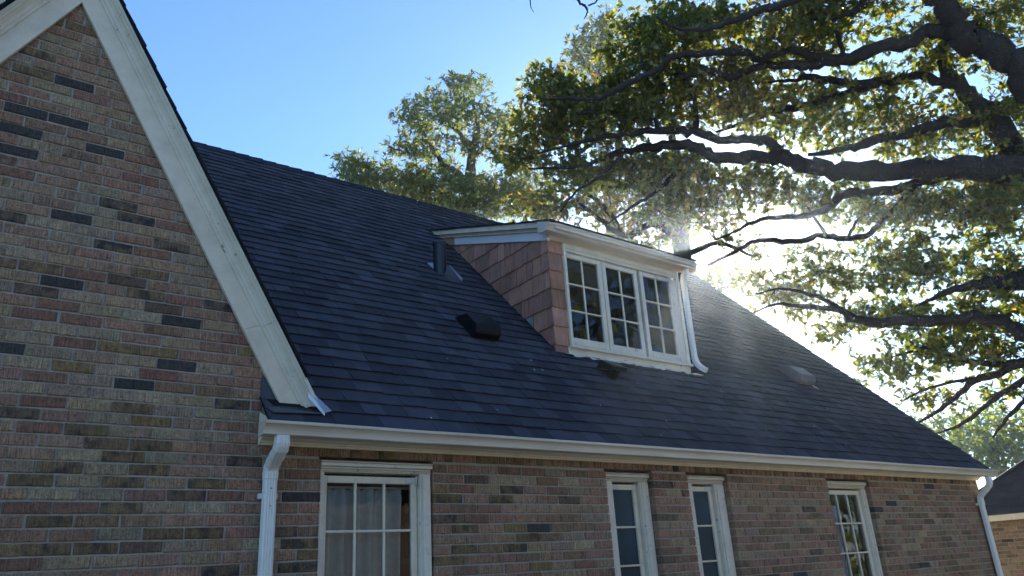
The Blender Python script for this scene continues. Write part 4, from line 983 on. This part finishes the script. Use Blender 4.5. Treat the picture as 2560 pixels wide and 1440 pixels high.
blobs = [bl(1385, 225, 75, 80, 13, .7, 42), bl(1345, 330, 85, 75, 13, .7, 40), bl(1290, 400, 60, 40, 13, .5, 16), bl(1470, 290, 120, 105, 13.1, .9, 80), bl(1600, 130, 110, 95, 13, .9, 62), bl(1580, 260, 140, 100, 13.2, 1, 85),
    bl(1700, 60, 150, 85, 13, 1, 85), bl(1760, 230, 160, 110, 13.2, 1.1, 105), bl(1900, 90, 160, 110, 13, 1.1, 100), bl(1950, 280, 150, 110, 13.6, 1.2, 80), bl(2090, 30, 120, 60, 13, 1.1, 60), bl(2030, 110, 100, 60, 13, 1.0, 36),
    bl(2150, 280, 160, 110, 13.9, 1.2, 85), bl(2290, 120, 130, 120, 14, 1.3, 70), bl(2330, 330, 150, 90, 14, 1.3, 70), bl(2480, 60, 110, 90, 13.6, 1.3, 60), bl(2510, 260, 90, 100, 14, 1.3, 50), bl(2480, 500, 120, 80, 13.8, 1.3, 75),
    bl(2340, 520, 150, 60, 13.8, 1.2, 62), bl(2160, 510, 130, 50, 14.2, 1.2, 42), bl(2000, 480, 110, 55, 14.2, 1.2, 44), bl(1850, 470, 120, 65, 14, 1.2, 62), bl(1660, 430, 140, 65, 13.6, 1.1, 70), bl(1470, 430, 130, 55, 13.4, .9, 56), bl(1700, 520, 120, 50, 14, 1, 42),
    bl(2190, 660, 170, 75, 14, 1.2, 92), bl(2040, 710, 110, 55, 14.4, 1.0, 46), bl(2400, 640, 150, 100, 13.8, 1.3, 110), bl(2510, 780, 100, 100, 13.4, 1.3, 85), bl(2330, 800, 160, 55, 13.8, 1.2, 75), bl(2180, 780, 110, 40, 14.2, .9, 34), bl(1950, 760, 80, 45, 14.4, .8, 24), bl(2080, 830, 70, 28, 14.4, .5, 16),
    bl(2210, 925, 75, 45, 14.2, .6, 32), bl(2310, 880, 110, 50, 14, .9, 44), bl(2450, 880, 110, 45, 13.6, 1, 40), bl(2290, 985, 60, 30, 14.3, .5, 10), bl(2400, 1000, 80, 40, 13.9, .6, 10), bl(2540, 980, 50, 50, 13.2, .6, 12), bl(1900, 690, 60, 40, 14.5, .5, 12), bl(1990, 640, 60, 40, 14.6, .5, 8), bl(2600, 500, 160, 300, 13.6, 1.6, 90), bl(2350, -120, 280, 110, 13.3, 1.4, 80), bl(2010, -90, 160, 70, 12.9, 1.2, 40)]
blobs = [(np.asarray(c) + (np.asarray(c) - CAM) / np.linalg.norm(np.asarray(c) - CAM) * .75, ax, int(n * (1.65 if proj(c)[0] < 1830 else 1.3 if proj(c)[1] < 600 else .95))) for c, ax, n in blobs]
grow(oak, limbs, blobs, 'oak', .108, GREEN_OAK, MAT['bark'], per=27, clump_r=.28, single=300, twig=.0065, ros=6)

# tree with a dark trunk behind the dormer
tb = empty('shade_tree', tuple(at(1712, 640, 22)[:2]) + (0,)); tag(tb, 'tree with upright dark trunk and rusty leaves directly behind the dormer', 'tree')
b0 = at(1712, 640, 22); base = (b0[0], b0[1], -.05, .42)
limbs = [[base, (b0[0], b0[1], 4, .34)] + pl([(1708, 650, 46), (1704, 560, 44), (1700, 480, 38), (1690, 400, 26), (1670, 300, 14)], 22),
    pl([(1704, 600, 26), (1640, 560, 20), (1560, 590, 16), (1500, 550, 12), (1440, 500, 8)], 22, 21), pl([(1700, 500, 20), (1620, 450, 16), (1540, 470, 12), (1450, 450, 8)], 22, 22), pl([(1702, 530, 22), (1780, 470, 16), (1860, 440, 10)], 22, 23), pl([(1700, 640, 18), (1800, 610, 12), (1880, 640, 6)], 22, 22.5), pl([(1560, 590, 12), (1530, 540, 14), (1460, 480, 10), (1380, 480, 6)], 21.5, 21)]
blobs = [bl(1450, 500, 130, 65, 21.5, 1.6, 120), bl(1590, 530, 130, 60, 22, 1.8, 115), bl(1740, 540, 130, 80, 22.5, 1.8, 120), bl(1650, 430, 160, 60, 22, 1.8, 100), bl(1810, 690, 70, 45, 22, 1, 32), bl(1350, 520, 90, 50, 21.5, 1.2, 55), bl(1850, 600, 60, 60, 22.5, 1, 20), bl(1620, 600, 100, 30, 22, 1.2, 50)]
grow(tb, limbs, blobs, 'broad', .14, RUST, MAT['bark'], per=15, clump_r=.40, twig=.009)

# pale fine-leaved tree over the ridge
tc = empty('ash_tree', tuple(at(1170, 560, 27)[:2]) + (0,)); tag(tc, 'pale green fine-leaved tree rising above the middle of the ridge', 'tree')
b0 = at(1170, 560, 27)
limbs = [[(b0[0], b0[1], -.05, .40), (b0[0], b0[1], 6, .33)] + pl([(1170, 540, 34), (1176, 440, 26), (1180, 380, 20), (1195, 320, 12), (1180, 250, 7)], 27),
    pl([(1180, 380, 14), (1150, 335, 10), (1120, 310, 7), (1090, 280, 4)], 27), pl([(1174, 460, 18), (1110, 410, 14), (1080, 370, 10), (1060, 330, 5)], 27, 26), pl([(1170, 520, 20), (1080, 470, 14), (980, 450, 9), (900, 430, 5)], 27, 26), pl([(1178, 400, 12), (1220, 350, 9), (1250, 310, 4)], 27, 28), pl([(1170, 530, 14), (1230, 500, 10), (1300, 480, 5)], 27)]
blobs = [bl(1170, 215, 60, 35, 27, 1.5, 40), bl(1110, 270, 85, 55, 27, 1.8, 80), bl(1030, 290, 50, 45, 26.5, 1.4, 34), bl(1195, 320, 80, 70, 27, 1.8, 90), bl(1260, 290, 30, 40, 27.5, 1, 16), bl(1070, 370, 90, 60, 27, 2, 95), bl(900, 430, 50, 45, 26.5, 1.4, 42), bl(870, 405, 25, 30, 26.5, .8, 12), bl(880, 470, 35, 30, 26.5, 1, 20), bl(1000, 460, 90, 55, 27, 2, 105), bl(1130, 470, 110, 60, 27, 2.2, 140), bl(1240, 490, 100, 60, 27, 2, 105), bl(1090, 530, 150, 35, 27, 1.6, 80), bl(1300, 500, 70, 60, 27.5, 1.6, 50)]
blobs += [bl(1290, 400, 55, 70, 27.5, 1.6, 55), bl(1330, 480, 60, 60, 27.5, 1.6, 50)]
blobs = [(c, ax, int(n * (1.25 if proj(c)[1] < 420 else 1.6))) for c, ax, n in blobs]
grow(tc, limbs, blobs, 'slim', .20, PALE, MAT['bark_pale'], per=18, clump_r=.45, twig=.007, droop=.4, ros=7)

# light tree behind the oak's tip
td = empty('birch_tree', tuple(at(1500, 300, 31)[:2]) + (0,)); tag(td, 'light feathery treetop showing behind the upper left tip of the oak', 'tree')
b0 = at(1500, 300, 31)
limbs = [[(b0[0], b0[1], -.05, .4), (b0[0], b0[1], 8, .3)] + pl([(1500, 300, 24), (1500, 180, 14), (1505, 80, 7), (1508, 30, 3)], 31), pl([(1500, 220, 10), (1460, 150, 6), (1430, 110, 3)], 31), pl([(1500, 180, 9), (1550, 110, 6), (1600, 60, 3)], 31)]
blobs = [bl(1490, 120, 65, 55, 31, 1.8, 70), bl(1450, 140, 35, 50, 31, 1.2, 30), bl(1560, 110, 70, 70, 31, 1.8, 55), bl(1510, 60, 30, 30, 31, 1, 18), bl(1480, 210, 60, 60, 31, 1.6, 45)]
blobs = [(c, ax, int(n * 1.4)) for c, ax, n in blobs]
grow(td, limbs, blobs, 'slim', .21, PALE, MAT['bark_pale'], per=16, clump_r=.5, twig=.007, droop=.4, ros=7)

# sunlit trees beyond the garage
for nm, lab, x, y, d, bs, sd in (('maple_tree', 'bright green tree over the garage roof at the right edge', 2490, 1120, 36, [(2500, 1110, 90, 60, 150), (2560, 1090, 70, 60, 100), (2430, 1130, 60, 40, 70)], 1),
                                 ('maple_tree', 'yellow green tree between the roof end and the garage', 2400, 1080, 42, [(2390, 1090, 70, 45, 85), (2330, 1060, 50, 35, 36), (2450, 1060, 60, 40, 50)], 2)):
    t_ = empty(nm, tuple(at(x, y, d)[:2]) + (0,)); tag(t_, lab, 'tree', 'trees beyond the garage'); b0 = at(x, y, d)
    limbs = [[(b0[0], b0[1], -.05, .35), (b0[0], b0[1], 2.5, .28)] + pl([(x, y + 30, 14), (x + 5, y - 20, 9), (x + 10, y - 60, 4)], d)] + [pl([(x, y + 20, 8), (x + dx_, y - 10, 5), (x + dx_ * 1.8, y - 40, 3)], d) for dx_ in (-40, 35, -15)]
    grow(t_, limbs, [bl(bx, by, rx, ry, d, 2.0, n_) for bx, by, rx, ry, n_ in bs], 'broad', .20, SUNNY, MAT['bark_pale'], per=14, clump_r=.55, twig=.010)

# trees behind the viewer, mirrored in the dormer panes
def plain_tree(name, label, x, y, h, r, n, pal, seed):
    t_ = empty(name, (x, y, 0)); tag(t_, label, 'tree', 'trees across the drive')
    limbs = [[(x, y, -.05, .4, ), (x + .1, y, h * .3, .32), (x, y + .2, h * .6, .22), (x + .2, y, h * .92, .05)]]
    for i in range(7):
        a = i * 2.4 + seed; z = h * (.3 + .07 * i); limbs.append([(x, y, z, .14), (x + math.cos(a) * r * .4, y + math.sin(a) * r * .4, z + .8, .09), (x + math.cos(a) * r * .85, y + math.sin(a) * r * .85, z + 1.6, .03)])
    blobs = []
    for i in range(11):
        a = i * 2.4 + seed; z = h * (.36 + .055 * i); q_ = r * .55 * (1 - .04 * i); blobs.append(((x + math.cos(a) * q_, y + math.sin(a) * q_, z), (r * .5, r * .38, r * .5), n // 11))
    grow(t_, limbs, blobs, 'broad', .26, pal, MAT['bark'], per=12, clump_r=.6, twig=.012)
plain_tree('lime_tree', 'tall dense tree mirrored in the left dormer panes', 17.5, -14.0, 17.5, 5.8, 620, GREEN_OAK, .4)
plain_tree('lime_tree', 'broad tree mirrored in the right dormer panes', 25.5, -14.5, 18, 6.0, 560, RUST, 1.7)
plain_tree('lime_tree', 'slim tree mirrored in the narrow ground floor panes', 6.5, -21.5, 13, 4.2, 300, GREEN_OAK, 2.9)

def shrub(x, y, h, r, n, label):  # out of view, added to keep the window reflections dark
    t_ = empty('added_shrub', (x, y, 0)); tag(t_, label, 'shrub', 'added shrubs across the drive')
    limbs = [[(x, y, -.05, .12), (x, y + .1, h * .4, .08), (x + .1, y, h * .85, .02)]]
    grow(t_, limbs, [((x, y, h * .28), (r, h * .3, r), n // 2), ((x, y, h * .62), (r * .75, h * .34, r * .75), n // 2)], 'broad', .24, GREEN_OAK, MAT['bark'], per=12, clump_r=.5, twig=.01)
shrub(14.0, -10.5, 5.0, 2.4, 170, 'unseen shrub added to darken the reflection in the nearer narrow window')
shrub(18.5, -10.8, 5.5, 2.6, 170, 'unseen shrub added to darken the reflection in the farther narrow window')
shrub(25.0, -10.5, 5.0, 2.8, 170, 'unseen shrub added to darken the reflection in the farthest ground floor window')

# ================================================================= HAZE (added volume, stands in for lens glare around the sun)
hz = MB(); hz.box(-155, 155, -155, 155, -1.0, 24.0); hzo = hz.obj('haze', MAT['cable'])
hm = bpy.data.materials.new('glare_haze'); hm.use_nodes = True; hn = hm.node_tree.nodes; hn.clear()
pv_ = hn.new('ShaderNodeVolumePrincipled'); pv_.inputs['Density'].default_value = HAZE_D; pv_.inputs['Anisotropy'].default_value = HAZE_G; pv_.inputs['Color'].default_value = (.74, .86, 1, 1)
ho = hn.new('ShaderNodeOutputMaterial'); hm.node_tree.links.new(pv_.outputs[0], ho.inputs['Volume'])
hzo.data.materials[0] = hm; tag(hzo, 'thin haze added to stand in for lens glare around the sun', 'haze', kind='stuff')

# ================================================================= CABLES
pp = MB(); pq = at(2900, 1010, 26); tube(pp, [(pq[0], pq[1], 0), (pq[0], pq[1], 8.4)], [.16, .12], 12); o = pp.obj('utility_pole', MAT['polewood'], smooth=True)
tag(o, 'wooden utility pole carrying the cables past the garage', 'pole')
for i, ((x0, y0), (x1, y1), lab) in enumerate((((2300, 1061), (2560, 1021), 'uppermost overhead cable past the end of the roof'), ((2300, 1081), (2560, 1044), 'middle overhead cable past the end of the roof'), ((2300, 1113), (2560, 1078), 'lowest overhead cable past the end of the roof'))):
    a = at(x0, y0, 44); b_ = at(x1, y1, 30); v = b_ - a; P0 = a - v * 1.2; P1 = b_ + v * 1.6
    mb = MB(); tube(mb, [P0 + (P1 - P0) * t - np.array((0, 0, .5 * 4 * t * (1 - t) - .47)) for t in np.linspace(0, 1, 24)], [.016] * 24, 6); tag(mb.obj('overhead_cable', MAT['cable'], smooth=True), lab, 'cable', 'overhead cables')
